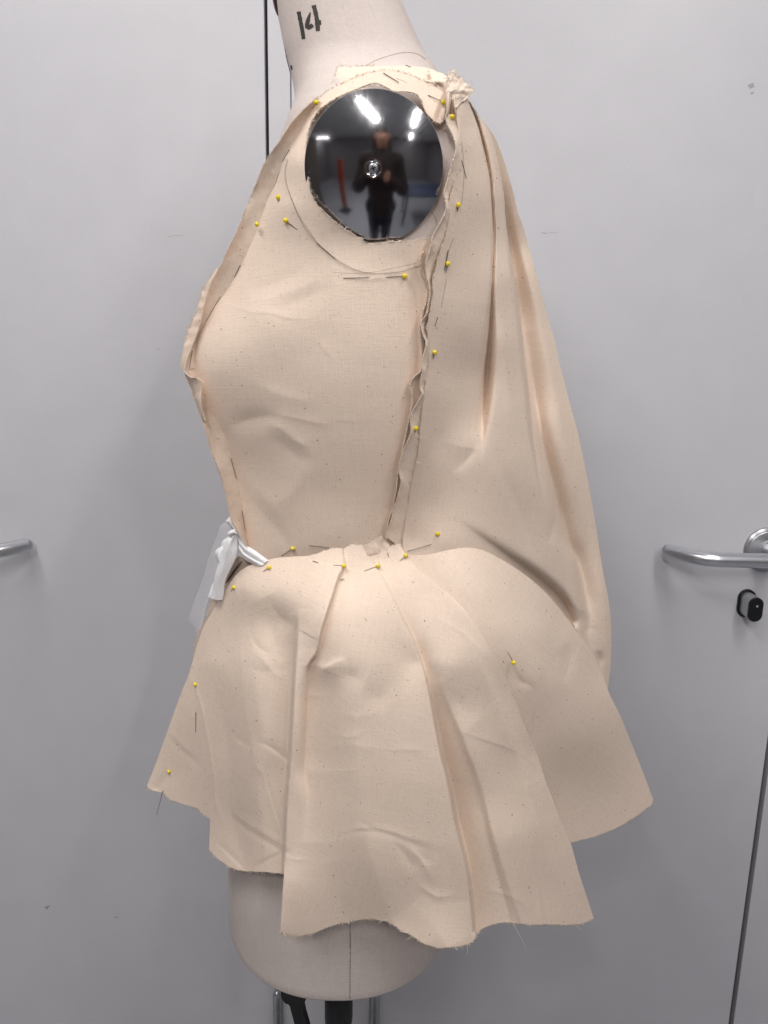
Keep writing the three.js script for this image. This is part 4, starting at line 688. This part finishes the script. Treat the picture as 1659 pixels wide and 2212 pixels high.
    crease(E([150, 1290, 250, 1390, 310, 1440, 355, 1500]), [3, 4], [0, -1.8, -1.8, 0]), crease(E([160, 1270, 260, 1365, 330, 1430]), [3, 4], [0, 1.4, 0]),
    crease(E([500, 1270, 570, 1330, 650, 1385]), [2.5, 3.5], [0, -1.3, 0]), crease(E([640, 1335, 730, 1365, 830, 1440]), [2, 4], [0, -2, -2]),
    crease(G([465, 440, 520, 500, 620, 570, 745, 645]), [4, 5], [0, -2.6, -2.6, -2]), crease(G([470, 420, 530, 480, 640, 550, 745, 615]), [5, 4], [0, 1.8, 1.8, 1]),
    crease(G([388, 585, 470, 660, 548, 738]), [1.8, 4], [0, -1.8, -1.4]), crease(G([570, 742, 650, 695, 745, 648]), [4, 2], [0, -2, -1.4]),
    crease(E([440, 640, 460, 740, 480, 800]), [2, 3], [0, 1.2, 0]), crease(E([500, 900, 530, 1050, 540, 1120]), [5, 5], [0, 1.4, 0]), crease(E([590, 900, 690, 950, 800, 930]), [6, 6], [0, -1.6, 0]),
    crease(E([110, 1590, 150, 1540, 200, 1490]), [5, 6], [-5, -3, 0]), crease(E([320, 1030, 322, 1110, 320, 1170, 290, 1190]), [3, 4], [0, 0.8, -0.6, 0]),
    // crumples low on the hip
    crease(H([290, 175, 400, 148, 520, 158, 640, 200, 750, 240]), [4, 7], [0, -1.6, -2.2, -2, 0]), crease(H([300, 160, 420, 132, 540, 146, 660, 186, 760, 200]), [6, 4], [0, 1.6, 2, 1.4, 0]),
    crease(H([550, 190, 620, 260, 650, 310, 690, 280]), [6, 5], [0, -2.6, -2, 0]), crease(H([620, 240, 660, 250, 720, 330, 760, 420]), [4, 6], [0, 2.2, 2, 0]), crease(H([660, 380, 720, 430, 780, 460, 860, 440]), [3, 4], [0, 1.4, 1.4, 0]),
    crease(H([380, 90, 450, 130, 530, 155]), [2, 3], [0, -1, 0]), crease(H([640, 180, 700, 270, 750, 300]), [6, 7], [0, -2.4, 0]), crease(G([900, 130, 1050, 100, 1200, 120, 1330, 140]), [10, 8], [0, 1.2, 1.2, 0]),
    crease(E([1060, 1290, 1180, 1310, 1270, 1270]), [3, 4], [0, 0.9, 0]), crease(E([1100, 1180, 1220, 1200, 1340, 1180]), [5, 5], [0, 0.9, 0]), crease(F([60, 1380, 180, 1380, 300, 1390]), [3, 4], [0, 0.8, 0]), crease(G([760, 680, 820, 690, 880, 682]), [1.5, 2.5], [0, 0.8, 0]),
    // hem waves
    crease(H([250, 300, 300, 450, 360, 600]), [26, 22], [0, -3, -7]), crease(H([660, 480, 740, 580, 820, 700]), [26, 24], [0, 4, 8]),
  ],
});
toPep(frontP.mesh);
// the layer whose torn top shows behind the pleat at the waist
const tab = sheet({ name: 'waist_tab', parent: peplum, turn: 0.5, fray: 1.3, edge: [{ raw: 1, p: O([925, 195, 940, 186, 1000, 168, 1060, 132, 1110, 108, 1119, 90]) }, O([1119, 90, 1150, 130, 1200, 188, 1235, 240]), O([1235, 240, 1150, 330, 1030, 350, 925, 195])],
  ctrl: tri(O)([940, 186, 0.124, 1000, 168, 0.124, 1119, 90, 0.121, 1200, 188, 0.122, 1030, 340, 0.124, 1150, 300, 0.124]), noise: 0.0008, nf: 12 });
toPep(tab.mesh);
{ // far edge of the front opening, below the ribbon
  const ff = sheet({ name: 'front_edge', parent: peplum, turn: 0.3, edge: [E([592, 318, 640, 350, 560, 400, 520, 450, 470, 560, 440, 620, 400, 700, 345, 830]), E([345, 830, 318, 860, 306, 884]), { raw: 1, p: E([306, 884, 318, 810, 338, 735, 366, 680, 398, 600, 405, 540, 430, 470, 500, 380, 560, 310]) }, E([560, 310, 592, 318])],
    ctrl: tri(E)([592, 318, 0.078, 560, 400, 0.062, 470, 540, 0.048, 345, 830, 0.028, 306, 880, 0.024, 338, 735, 0.03, 398, 600, 0.04, 500, 380, 0.06]) });
  toPep(ff.mesh);
  toPep(mark('torn_edge', E([578, 338, 545, 380, 510, 430, 488, 462]).map((p, i) => [...p, [0.8, 2, 2.2, 0.8][i]]), 1.8, (x, y) => ff.zf(x, y) + 0.002, MAT.seamThread, peplum, 0.0005));
}
// loose threads at the hem
for (const l of [H([910, 684, 913, 705, 911, 735]), H([922, 682, 920, 694]), H([1125, 582, 1150, 625, 1172, 665, 1192, 711]), H([1420, 590, 1440, 605, 1455, 618]), H([1022, 588, 1023, 600]), G([722, 1062, 745, 1064, 760, 1078]), G([1335, 1050, 1360, 1058, 1380, 1062])]) {
  const q = l.map((p, i) => P(p[0], p[1], frontP.zf(p[0], Math.min(p[1], l[0][1])) + 0.001 * i));
  toPep(mesh('loose_thread', fibre(spline(q.map((v) => [v.x, v.y, v.z]), 0.004).map((v) => new THREE.Vector3(...v)), 0.00032), MAT.thread, peplum));
}
for (const l of [O([1040, 270, 1060, 235, 1085, 215, 1100, 225, 1095, 250, 1075, 270, 1055, 275]), O([1060, 268, 1068, 240, 1090, 232])]) toPep(mesh('loose_thread', fibre(spline(l.map((p) => P(p[0], p[1], 0.129).toArray()), 0.002).map((v) => new THREE.Vector3(...v)), 0.00032), MAT.thread, peplum));
for (const [l, z] of [[N([470, 820, 490, 825, 502, 842]), 0.145], [N([458, 1108, 480, 1112, 502, 1122]), 0.135], [Q([360, 1860, 410, 1885, 470, 1928]), 0.106]]) toBod(mesh('loose_thread', fibre(l.map((p) => P(p[0], p[1], z)), 0.00035), MAT.thread, bodice));

// ------------------------------------------------------------------ white ribbon and sheer strip at the front waist
const ribbon = thing('ribbon', 'white ribbon tied round the waist at the front, one end hanging', 'ribbon', P(...one(K, 800, 430), 0.06).toArray());
const toRib = (m) => { m.traverse((c) => { if (c.isMesh) local(c.geometry, ribbon); }); return m; };
toRib(strip({ name: 'waist_band', parent: ribbon, mat: MAT.white, rag: 0, nu: 60, nv: 14, curves: [
  withZ(K([822, 425, 850, 480, 930, 590, 1050, 662, 1240, 800]), (p, i) => [0.082, 0.084, 0.090, 0.098, 0.104][i]), withZ(K([826, 470, 850, 540, 920, 640, 1030, 715, 1200, 825]), (p, i) => [0.086, 0.089, 0.094, 0.100, 0.105][i]), withZ(K([830, 520, 850, 600, 915, 690, 1020, 765, 1180, 850]), (p, i) => [0.083, 0.086, 0.091, 0.098, 0.104][i]), withZ(K([832, 560, 850, 640, 920, 735, 1020, 800, 1150, 870]), (p, i) => [0.086, 0.088, 0.093, 0.099, 0.104][i]), withZ(K([832, 610, 850, 695, 920, 785, 1020, 842, 1110, 885]), (p, i) => [0.081, 0.083, 0.088, 0.094, 0.100][i])] }));
toRib(strip({ name: 'hanging_end', parent: ribbon, mat: MAT.white, rag: 0, nu: 70, nv: 14, curves: [
  withZ(K([770, 468, 690, 520, 645, 620, 590, 800, 540, 960, 515, 1100, 505, 1200, 468, 1305]), (p, i) => [0.086, 0.085, 0.083, 0.078, 0.074, 0.070, 0.067, 0.064][i]), withZ(K([785, 470, 735, 540, 700, 650, 650, 810, 590, 980, 560, 1110, 550, 1220, 540, 1322]), (p, i) => [0.090, 0.093, 0.092, 0.086, 0.081, 0.076, 0.073, 0.070][i]), withZ(K([800, 470, 775, 560, 755, 680, 700, 850, 640, 1000, 605, 1120, 600, 1220, 590, 1328]), (p, i) => [0.090, 0.088, 0.089, 0.086, 0.081, 0.077, 0.074, 0.071][i]), withZ(K([822, 470, 828, 600, 805, 760, 745, 900, 682, 1030, 655, 1125, 650, 1220, 636, 1325]), (p, i) => [0.088, 0.087, 0.086, 0.083, 0.079, 0.076, 0.073, 0.069][i])] }));
toRib(strip({ name: 'knot', parent: ribbon, mat: MAT.white, rag: 0, nu: 30, nv: 10, curves: [
  withZ(K([700, 470, 700, 430, 730, 405, 800, 385, 830, 430]), 0.082), withZ(K([720, 465, 740, 435, 780, 425, 830, 450]), 0.094), withZ(K([715, 485, 760, 475, 800, 470, 832, 478]), 0.086)] }));
toRib(strip({ name: 'loop', parent: ribbon, mat: MAT.white, rag: 0, nu: 50, nv: 10, curves: [
  withZ(K([705, 485, 640, 535, 618, 570, 612, 612, 560, 650, 530, 695, 545, 770, 580, 840]), 0.070), withZ(K([730, 490, 680, 560, 655, 620, 600, 680, 580, 740, 590, 830]), 0.082), withZ(K([760, 500, 720, 580, 690, 660, 660, 750, 610, 840]), 0.078)] }));
toRib(strip({ name: 'short_end', parent: ribbon, mat: MAT.white, rag: 0.5, nu: 30, nv: 8, curves: [
  withZ(K([735, 200, 700, 250, 672, 282, 700, 310, 730, 360, 770, 400]), 0.074), withZ(K([750, 220, 735, 290, 745, 330, 790, 385]), 0.082), withZ(K([765, 290, 775, 330, 800, 375]), 0.080)] }));
toRib(strip({ name: 'short_end', parent: ribbon, mat: MAT.white, rag: 0.2, nu: 30, nv: 6, curves: [
  withZ(K([512, 1085, 480, 1150, 458, 1220, 440, 1285]), 0.056), withZ(K([520, 1100, 505, 1180, 485, 1240, 455, 1290]), 0.062)] }));
const sheerO = thing('sheer_strip', 'translucent white sheer strip hanging behind the ribbon at the front waist', 'fabric strip', P(...one(K, 640, 320), 0.03).toArray());
{
  const m = strip({ name: 'sheer_cloth', parent: sheerO, mat: MAT.sheer, t: 0.0002, rag: 0, nu: 80, nv: 12, noise: 0.001, curves: [
    withZ(K([720, 270, 680, 290, 600, 340, 560, 480, 490, 640, 430, 820, 380, 1010, 310, 1200, 230, 1420, 185, 1580, 200, 1645, 240, 1722, 285, 1765]), 0.012), withZ(K([725, 330, 690, 420, 640, 560, 570, 760, 500, 960, 430, 1160, 370, 1360, 310, 1560, 275, 1700, 285, 1790]), 0.024), withZ(K([760, 380, 730, 520, 660, 700, 600, 900, 520, 1090, 455, 1255, 400, 1420, 345, 1640, 292, 1880]), 0.030)] });
  m.traverse((c) => { if (c.isMesh) local(c.geometry, sheerO); });
  const h = strip({ name: 'hem', parent: sheerO, mat: MAT.white, t: 0.0002, rag: 0, nu: 50, nv: 2, curves: [withZ(K([505, 1100, 458, 1240, 400, 1420, 345, 1640, 293, 1870]), 0.031), withZ(K([512, 1104, 465, 1244, 407, 1422, 351, 1642, 297, 1872]), 0.031)] });
  local(h.geometry, sheerO);
}

// ------------------------------------------------------------------ pins
const headGeo = new THREE.SphereGeometry(0.00225, 20, 14); headGeo.scale(1, 1, 0.94);
function shaft(a, b, r = 0.00038) { const d = b.clone().sub(a), l = d.length(), g = new THREE.CylinderGeometry(r * 0.75, r, l, 8); g.translate(0, l / 2, 0); g.applyQuaternion(new THREE.Quaternion().setFromUnitVectors(new THREE.Vector3(0, 1, 0), d.normalize())); g.translate(a.x, a.y, a.z); return g; }
const HEADS = 'yellow-headed dressmaking pins', BARE = 'bare pin shafts showing in the cloth';
// head, [shaft pieces], cloth that it sits on, lift
function pin(label, headP, pieces, zat, lift = 0.001) {
  const z = zat(headP[0], headP[1]), o = thing('pin', label, 'pin', P(headP[0], headP[1], z + 0.0016 + lift).toArray(), HEADS);
  mesh('head', headGeo, MAT.yellow, o);
  for (const [a, b] of pieces) { const g = shaft(P(a[0], a[1], zat(a[0], a[1]) + 0.0011 + lift), P(b[0], b[1], zat(b[0], b[1]) + 0.0004)); mesh('shaft', local(g, o), MAT.pinSteel, o); }
}
function needle(label, a, b, zat, lift = 0.0006) {
  const pa = P(a[0], a[1], zat(a[0], a[1]) + lift), pb = P(b[0], b[1], zat(b[0], b[1]) + lift), o = tag(mesh('bare_pin', shaft(pa, pb), MAT.pinSteel), label, 'pin', BARE);
  o.geometry.translate(-pa.x, -pa.y, -pa.z); o.position.copy(pa);
  return o;
}
const sz = side.zf, bz = back.zf, fz = frontP.zf, rz = rear.zf, shz = (x, y) => Math.max(side.zf(x, y), shoulder.zf(x, y));
const flapZ = (x, y) => 0.099 + 0.00022 * Math.max(0, 330 - y) * (y < 330 ? 1 : 0);
{
  let q;
  q = A([400, 618, 378, 655]); pin('yellow-headed pin at the front shoulder point, left of the steel plate', q[0], [[q[0], q[1]]], () => 0.142);
  q = A([1168, 615, 1074, 574]); pin('yellow-headed pin above the steel plate by the bunched shoulder cloth', q[0], [[q[0], q[1]]], sz, 0.002);
  q = A([1219, 705, 1222, 735]); pin('yellow-headed pin half sunk in the fold of the back shoulder seam', q[0], [[q[0], q[1]]], () => 0.1585);
  q = A([170, 1190, 176, 1212]); pin('upper yellow-headed pin between the armhole line and front seam', q[0], [[q[0], q[1]]], sz);
  q = A([215, 1330, 285, 1385]); pin('yellow-headed pin with slanting shaft across the pencilled armhole line', q[0], [[q[0], q[1]]], sz);
  q = A([42, 1353, 44, 1362]); pin('yellow-headed pin on the upper front seam allowance', q[0], [], () => 0.112);
  q = A([1258, 1237, 1250, 1276]); pin('uppermost yellow-headed pin on the flat back panel beside the pleats', q[0], [[q[0], q[1]]], bz);
  q = M([1209, 435, 1175, 585, 1213, 215, 1152, 540]); pin('yellow-headed pin with long upright shaft, level with the armhole bottom', q[0], [[q[0], q[1]], [q[2], q[3]]], bz);
  q = M([993, 1905, 965, 2010]); pin('yellow-headed pin at chest level beside the side-back raw edge', q[0], [[q[0], q[1]]], bz);
  q = B([1340, 282, 1238, 289, 1142, 290, 1000, 294]); pin('yellow-headed pin lying level below the armhole', q[0], [[q[0], q[1]], [q[2], q[3]]], sz, 0.0008);
  q = N([455, 728, 442, 800]); pin('yellow-headed pin sunk in the open side-back seam above the waist', q[0], [[q[0], q[1]]], (x, y) => sz(x, y) + 0.006);
  q = N([692, 1896]); pin('yellow-headed pin with no shaft in view, on the back above the waist', q[0], [], bz, -0.0008);
  q = O([286, 224, 180, 292]); pin('yellow-headed pin on the bodice just above the front waist edge', q[0], [[q[0], q[1]]], sz);
  q = O([62, 402, 5, 440]); pin('yellow-headed pin on the peplum just below the white ribbon', q[0], [[q[0], q[1]]], fz);
  q = O([773, 388, 672, 380, 775, 510, 735, 522]); pin('yellow-headed pin at the top of the first waist pleat', q[0], [[q[0], q[1]], [q[2], q[3]]], fz, 0.0015);
  q = O([1098, 386, 966, 436]); pin('yellow-headed pin at the top of the second waist pleat', q[0], [[q[0], q[1]]], fz, 0.0015);
  q = O([1361, 288, 1300, 340]); pin('yellow-headed pin at the back end of the waist edge', q[0], [[q[0], q[1]]], (x, y) => Math.max(fz(x, y), 0.122), 0.0015);
  q = E([533, 483, 515, 505]); pin('yellow-headed pin on the peplum front beside the hanging ribbon end', q[0], [[q[0], q[1]]], fz);
  q = E([318, 1020, 319, 1042, 322, 1175, 322, 1287]); pin('yellow-headed pin halfway down the front edge of the peplum', q[0], [[q[0], q[1]], [q[2], q[3]]], fz);
  q = E([172, 1502, 170, 1515]); const tip = G([130, 335, 98, 460]); pin('yellow-headed pin at the front hem corner, its point hanging below the hem', q[0], [[q[0], q[1]], [tip[0], tip[1]]], (x, y) => fz(x, Math.min(y, one(E, 0, 1600)[1])));
  q = F([767, 900, 732, 838]); pin('yellow-headed pin alone on the back curve of the peplum', q[0], [[q[0], q[1]]], (x, y) => Math.max(rz(x, y), fz(x, y) - 0.004));
  needle('bare pin on the front armhole curve left of the steel plate', A([238, 903, 0, 0])[0], A([198, 970])[0], sz);
  needle('short bare pin on the shoulder cloth near the neck seam', A([940, 393])[0], A([970, 405])[0], (x, y) => shoulder.zf(x, y) + 0.001);
  needle('bare pin over the shoulder seam above the steel plate', A([805, 440])[0], A([898, 496])[0], (x, y) => sz(x, y) + 0.001);
  needle('long bright bare pin slanting on the back panel beside the plate', L([795, 1370])[0], L([882, 1705])[0], bz, 0.0015);
  needle('bare pin on the pencilled armhole line below the plate', A([402, 1465])[0], A([515, 1560])[0], sz);
  needle('bare pin on the upper front seam, highest of those along the bust', B([430, 222])[0], B([396, 290])[0], (x, y) => sz(x, y) + 0.0012);
  needle('long bare pin on the front seam just above the bust point', Q([730, 550])[0], Q([492, 955])[0], (x, y) => 0.0985);
  needle('bare pin inside the front seam fold at the bust point', Q([278, 1420])[0], Q([232, 1710])[0], (x, y) => 0.0935);
  needle('bare pin on the front seam under the bust', B([277, 1045])[0], B([320, 1131])[0], (x, y) => 0.0865);
  needle('bare pin on the front seam at the midriff', B([378, 1290])[0], B([408, 1405])[0], (x, y) => 0.085);
  needle('lowest bare pin on the front seam, above the ribbon', B([440, 1580])[0], B([456, 1690])[0], (x, y) => 0.0835);
  needle('bare pin lying level at the centre of the waist edge', O([440, 193])[0], O([632, 213])[0], (x, y) => sz(x, y) + 0.001);
  needle('short bare pin on the peplum just under the waist edge', O([478, 342])[0], O([528, 355])[0], fz);
  needle('tiny bare pin end under the torn waist edge', O([1186, 265])[0], O([1196, 300])[0], fz);
  needle('long bare pin slanting back from the waist onto the back panel', O([1375, 248])[0], O([1600, 185])[0], bz, 0.0012);
  needle('dark bare pin on the back panel below armhole level', M([1040, 1325])[0], M([990, 1470])[0], bz, 0.0004);
}

{ // what else the plate mirrors: shelves, an orange board, a slatted blind
  const sh = thing('storage_shelf', 'cluttered shelf unit mirrored at the left of the steel plate', 'shelf', [-2.5, FLOOR, 2.6]);
  const wood = std(0x55504a, 0.8); for (let i = 0; i < 5; i++) { const b = new RoundedBoxGeometry(1.6, 0.03, 0.4, 1, 0.004); b.translate(0, 0.15 + i * 0.45, 0); mesh('shelf_board', b, wood, sh); }
  for (const x of [-0.8, 0.8]) { const b = new RoundedBoxGeometry(0.04, 2.1, 0.4, 1, 0.004); b.translate(x, 1.05, 0); mesh('side_post', b, wood, sh); }
  const cols = [0x9b9892, 0x3b4250, 0xb9b6ae, 0x6a3b2c, 0x2f4a44, 0xc9c6c0, 0x24262c];
  for (let i = 0; i < 5; i++) { let x = -0.72; while (x < 0.66) { const w = rr(0.06, 0.22), h = rr(0.12, 0.36), b = new RoundedBoxGeometry(w, h, 0.3, 1, 0.004); b.translate(x + w / 2, 0.166 + i * 0.45 + h / 2, 0); mesh('stored_box', b, std(cols[Math.floor(rnd() * 7)], 0.8), sh); x += w + rr(0.01, 0.06); } }
  sh.rotation.y = 0.8;
  const ob = thing('board', 'orange upright board mirrored left of the screw in the steel plate', 'board', [-1.05, FLOOR, 2.3]); const og = new RoundedBoxGeometry(0.2, 1.3, 0.03, 2, 0.006); og.translate(0, 0.8, 0); mesh('panel', og, std(0x9a3a1c, 0.7), ob); const of = new RoundedBoxGeometry(0.34, 0.04, 0.3, 2, 0.006); of.translate(0, 0.02, 0); mesh('foot', of, std(0x222222, 0.6), ob); ob.rotation.y = 0.4;
  const bl = thing('window_blind', 'pale slatted blind mirrored at the right rim of the steel plate', 'blind', [2.7, FLOOR + 1.0, 2.0]); const rail = new RoundedBoxGeometry(1.5, 0.05, 0.06, 2, 0.006); rail.translate(0, 1.05, 0); mesh('rail', rail, std(0xcccccc, 0.5), bl);
  const slat = new RoundedBoxGeometry(0.075, 1.0, 0.006, 1, 0.002), sm = std(0xb8bcc4, 0.6); for (let i = 0; i < 12; i++) { const m = mesh('slat', slat, sm, bl); m.position.set(-0.69 + i * 0.125, 0.52, 0); m.rotation.y = 0.3; } bl.rotation.y = -0.9;
  const tb = thing('work_table', 'dark blue work table mirrored at the bottom of the steel plate', 'table', [1.3, FLOOR, 1.9]); const tt = new RoundedBoxGeometry(1.4, 0.04, 0.8, 2, 0.006); tt.translate(0, 0.84, 0); mesh('table_top', tt, std(0x27314a, 0.6), tb); for (const x of [-0.62, 0.62]) for (const z of [-0.32, 0.32]) { const l = new RoundedBoxGeometry(0.05, 0.82, 0.05, 1, 0.004); l.translate(x, 0.41, z); mesh('leg', l, std(0x1b1c20, 0.6), tb); } tb.rotation.y = 0.2;
}
// ------------------------------------------------------------------ the photographer, mirrored in the plate
{
  const V = (x, y, z) => new THREE.Vector3(x, y, z);
  const smin = (a, b, k) => { const h = clamp(0.5 + 0.5 * (b - a) / k, 0, 1); return b + (a - b) * h - k * h * (1 - h); };
  function body(bones, c, size, res, k, grow = 0) {
    const mc = new MarchingCubes(res, new THREE.MeshBasicMaterial(), false, false, 400000); mc.isolation = 0;
    const bb = bones.map(([a, b, r0, r1]) => ({ a, b, r0: r0 + grow, r1: r1 + grow, d: b.clone().sub(a), l2: b.distanceToSquared(a) + 1e-9 }));
    const half = res / 2, p = V(0, 0, 0);
    for (let z = 0; z < res; z++) for (let y = 0; y < res; y++) for (let x = 0; x < res; x++) {
      p.set(c.x + (x - half) / half * size / 2, c.y + (y - half) / half * size / 2, c.z + (z - half) / half * size / 2);
      let v = 9; for (const q of bb) { const ax = p.x - q.a.x, ay = p.y - q.a.y, az = p.z - q.a.z, t = clamp((ax * q.d.x + ay * q.d.y + az * q.d.z) / q.l2, 0, 1), dist = Math.hypot(ax - t * q.d.x, ay - t * q.d.y, az - t * q.d.z) - (q.r0 + (q.r1 - q.r0) * t); if (dist < v + k) v = v > 8 ? dist : smin(v, dist, k); }
      mc.field[x + y * res + z * res * res] = -v;
    }
    mc.update(); const n = mc.count, g = new THREE.BufferGeometry(); g.setAttribute('position', new THREE.BufferAttribute(mc.positionArray.slice(0, n * 3), 3));
    g.scale(size / 2, size / 2, size / 2); g.translate(c.x, c.y, c.z); const m = mergeVertices(g, 1e-5); m.computeVertexNormals(); m.setAttribute('uv', new THREE.BufferAttribute(new Float32Array(m.attributes.position.count * 2), 2)); return m;
  }
  const who = thing('person', 'person in dark clothes holding up a phone, mirrored in the steel plate', 'person', [0.03, FLOOR, 1.1]);
  const X = 0.03, Z = 1.1, sh = 0.12, y = (v) => FLOOR + v * 1.08;
  const hip = [-1, 1].map((s) => V(X + s * 0.09, y(0.9), Z)), shd = [-1, 1].map((s) => V(X + s * 0.17, y(1.38), Z)), elb = [V(X - 0.27, y(1.14), Z - 0.06), V(X + 0.25, y(1.12), Z - 0.08)], wri = [V(-0.085, y(1.27), 0.99), V(0.105, y(1.22), 0.985)];
  const head = [[V(X, y(1.43), Z), V(X, y(1.5), Z - 0.015), 0.055, 0.05], [V(X, y(1.555), Z - 0.03), V(X, y(1.6), Z - 0.02), 0.06, 0.085], [V(X, y(1.535), Z - 0.085), V(X, y(1.565), Z - 0.075), 0.028, 0.05], [V(X, y(1.6), Z - 0.105), V(X, y(1.57), Z - 0.125), 0.008, 0.012], [V(X - 0.083, y(1.575), Z), V(X - 0.085, y(1.6), Z), 0.014, 0.014], [V(X + 0.083, y(1.575), Z), V(X + 0.085, y(1.6), Z), 0.014, 0.014]];
  const trunk = [[V(X, y(0.92), Z), V(X, y(1.1), Z), 0.14, 0.125], [V(X, y(1.1), Z), V(X, y(1.3), Z), 0.125, 0.135], [shd[0], shd[1], 0.065, 0.065], [V(X, y(1.33), Z), V(X, y(1.44), Z), 0.1, 0.06]];
  const arms = [0, 1].flatMap((i) => [[shd[i], elb[i], 0.055, 0.042], [elb[i], wri[i], 0.042, 0.029]]);
  const legs = [0, 1].flatMap((i) => [[hip[i], V(hip[i].x, y(0.48), Z - 0.01), 0.088, 0.06], [V(hip[i].x, y(0.48), Z - 0.01), V(hip[i].x, y(0.08), Z + 0.01), 0.058, 0.04], [V(hip[i].x, y(0.05), Z + 0.02), V(hip[i].x, y(0.035), Z - 0.15), 0.045, 0.032]]);
  const hands = [];
  for (const i of [0, 1]) {
    const s = i ? 1 : -1, w = wri[i], pc = V(s * 0.088, w.y + 0.045, 0.945);
    hands.push([w, pc, 0.028, 0.024], [V(pc.x, pc.y - 0.012, pc.z), V(pc.x, pc.y + 0.03, pc.z - 0.01), 0.022, 0.02]);
    for (let f = 0; f < 4; f++) { const fy = pc.y + 0.028 - 0.019 * f, k0 = V(pc.x + s * 0.004, fy, pc.z - 0.012), k1 = V(s * 0.086, fy + 0.004, 0.902), k2 = V(s * (0.056 - 0.004 * f), fy + 0.006, 0.893 - 0.002 * f), ln = [1, 1.1, 1, 0.8][f]; hands.push([k0, k1, 0.0095, 0.0085], [k1, V(k1.x + (k2.x - k1.x) * ln, k2.y, k2.z), 0.0085, 0.007]); }
    hands.push([V(pc.x, pc.y + 0.01, pc.z + 0.01), V(s * 0.07, pc.y + 0.03, 0.93), 0.012, 0.0095], [V(s * 0.07, pc.y + 0.03, 0.93), V(s * 0.045, pc.y + 0.04, 0.922), 0.0095, 0.008]);
  }
  const skin = std(0xb98a72, 0.6), dark = std(0x241817, 0.9), navy = std(0x1d222e, 0.9), hairM = std(0x24160f, 0.7);
  const put = (name, g, m) => { mesh(name, local(g, who), m, who); };
  put('body', mergeGeometries([body([...head, ...trunk, ...arms, ...legs], V(X, y(0.85), Z - 0.15), 1.8, 120, 0.03), body(hands, V(0, y(1.27), 0.95), 0.3, 96, 0.006)]), skin);
  put('jumper', body([...trunk, ...arms.map(([a, b, r0, r1]) => [a, b, r0, r1])], V(X, y(1.15), Z - 0.15), 0.9, 80, 0.03, 0.028), dark);
  put('trousers', body([...legs.filter((_, i) => i % 3 < 2), [hip[0], hip[1], 0.1, 0.1], [V(X, y(0.9), Z), V(X, y(0.98), Z), 0.135, 0.13]], V(X, y(0.55), Z), 1.2, 80, 0.03, 0.014), navy);
  put('hair', body([[V(X, y(1.62), Z + 0.01), V(X, y(1.64), Z - 0.03), 0.098, 0.075], [V(X, y(1.58), Z + 0.05), V(X, y(1.42), Z + 0.07), 0.085, 0.06], [V(X - 0.085, y(1.6), Z + 0.02), V(X - 0.1, y(1.36), Z + 0.0), 0.03, 0.025], [V(X + 0.085, y(1.6), Z + 0.02), V(X + 0.1, y(1.36), Z + 0.0), 0.03, 0.025]], V(X, y(1.52), Z + 0.02), 0.6, 64, 0.03), hairM);
  const ph = thing('phone', 'dark phone held up by the person mirrored in the steel plate', 'phone', [0, y(1.285), 0.9]);
  const pg = new RoundedBoxGeometry(0.155, 0.074, 0.009, 3, 0.004); mesh('case', pg, MAT.blackPlastic, ph);
  const ln = new THREE.CylinderGeometry(0.006, 0.006, 0.002, 20); ln.rotateX(Math.PI / 2); ln.translate(0, 0.01, -0.0052); mesh('lens', ln, MAT.black, ph);
}
renderer.render(scene, camera);
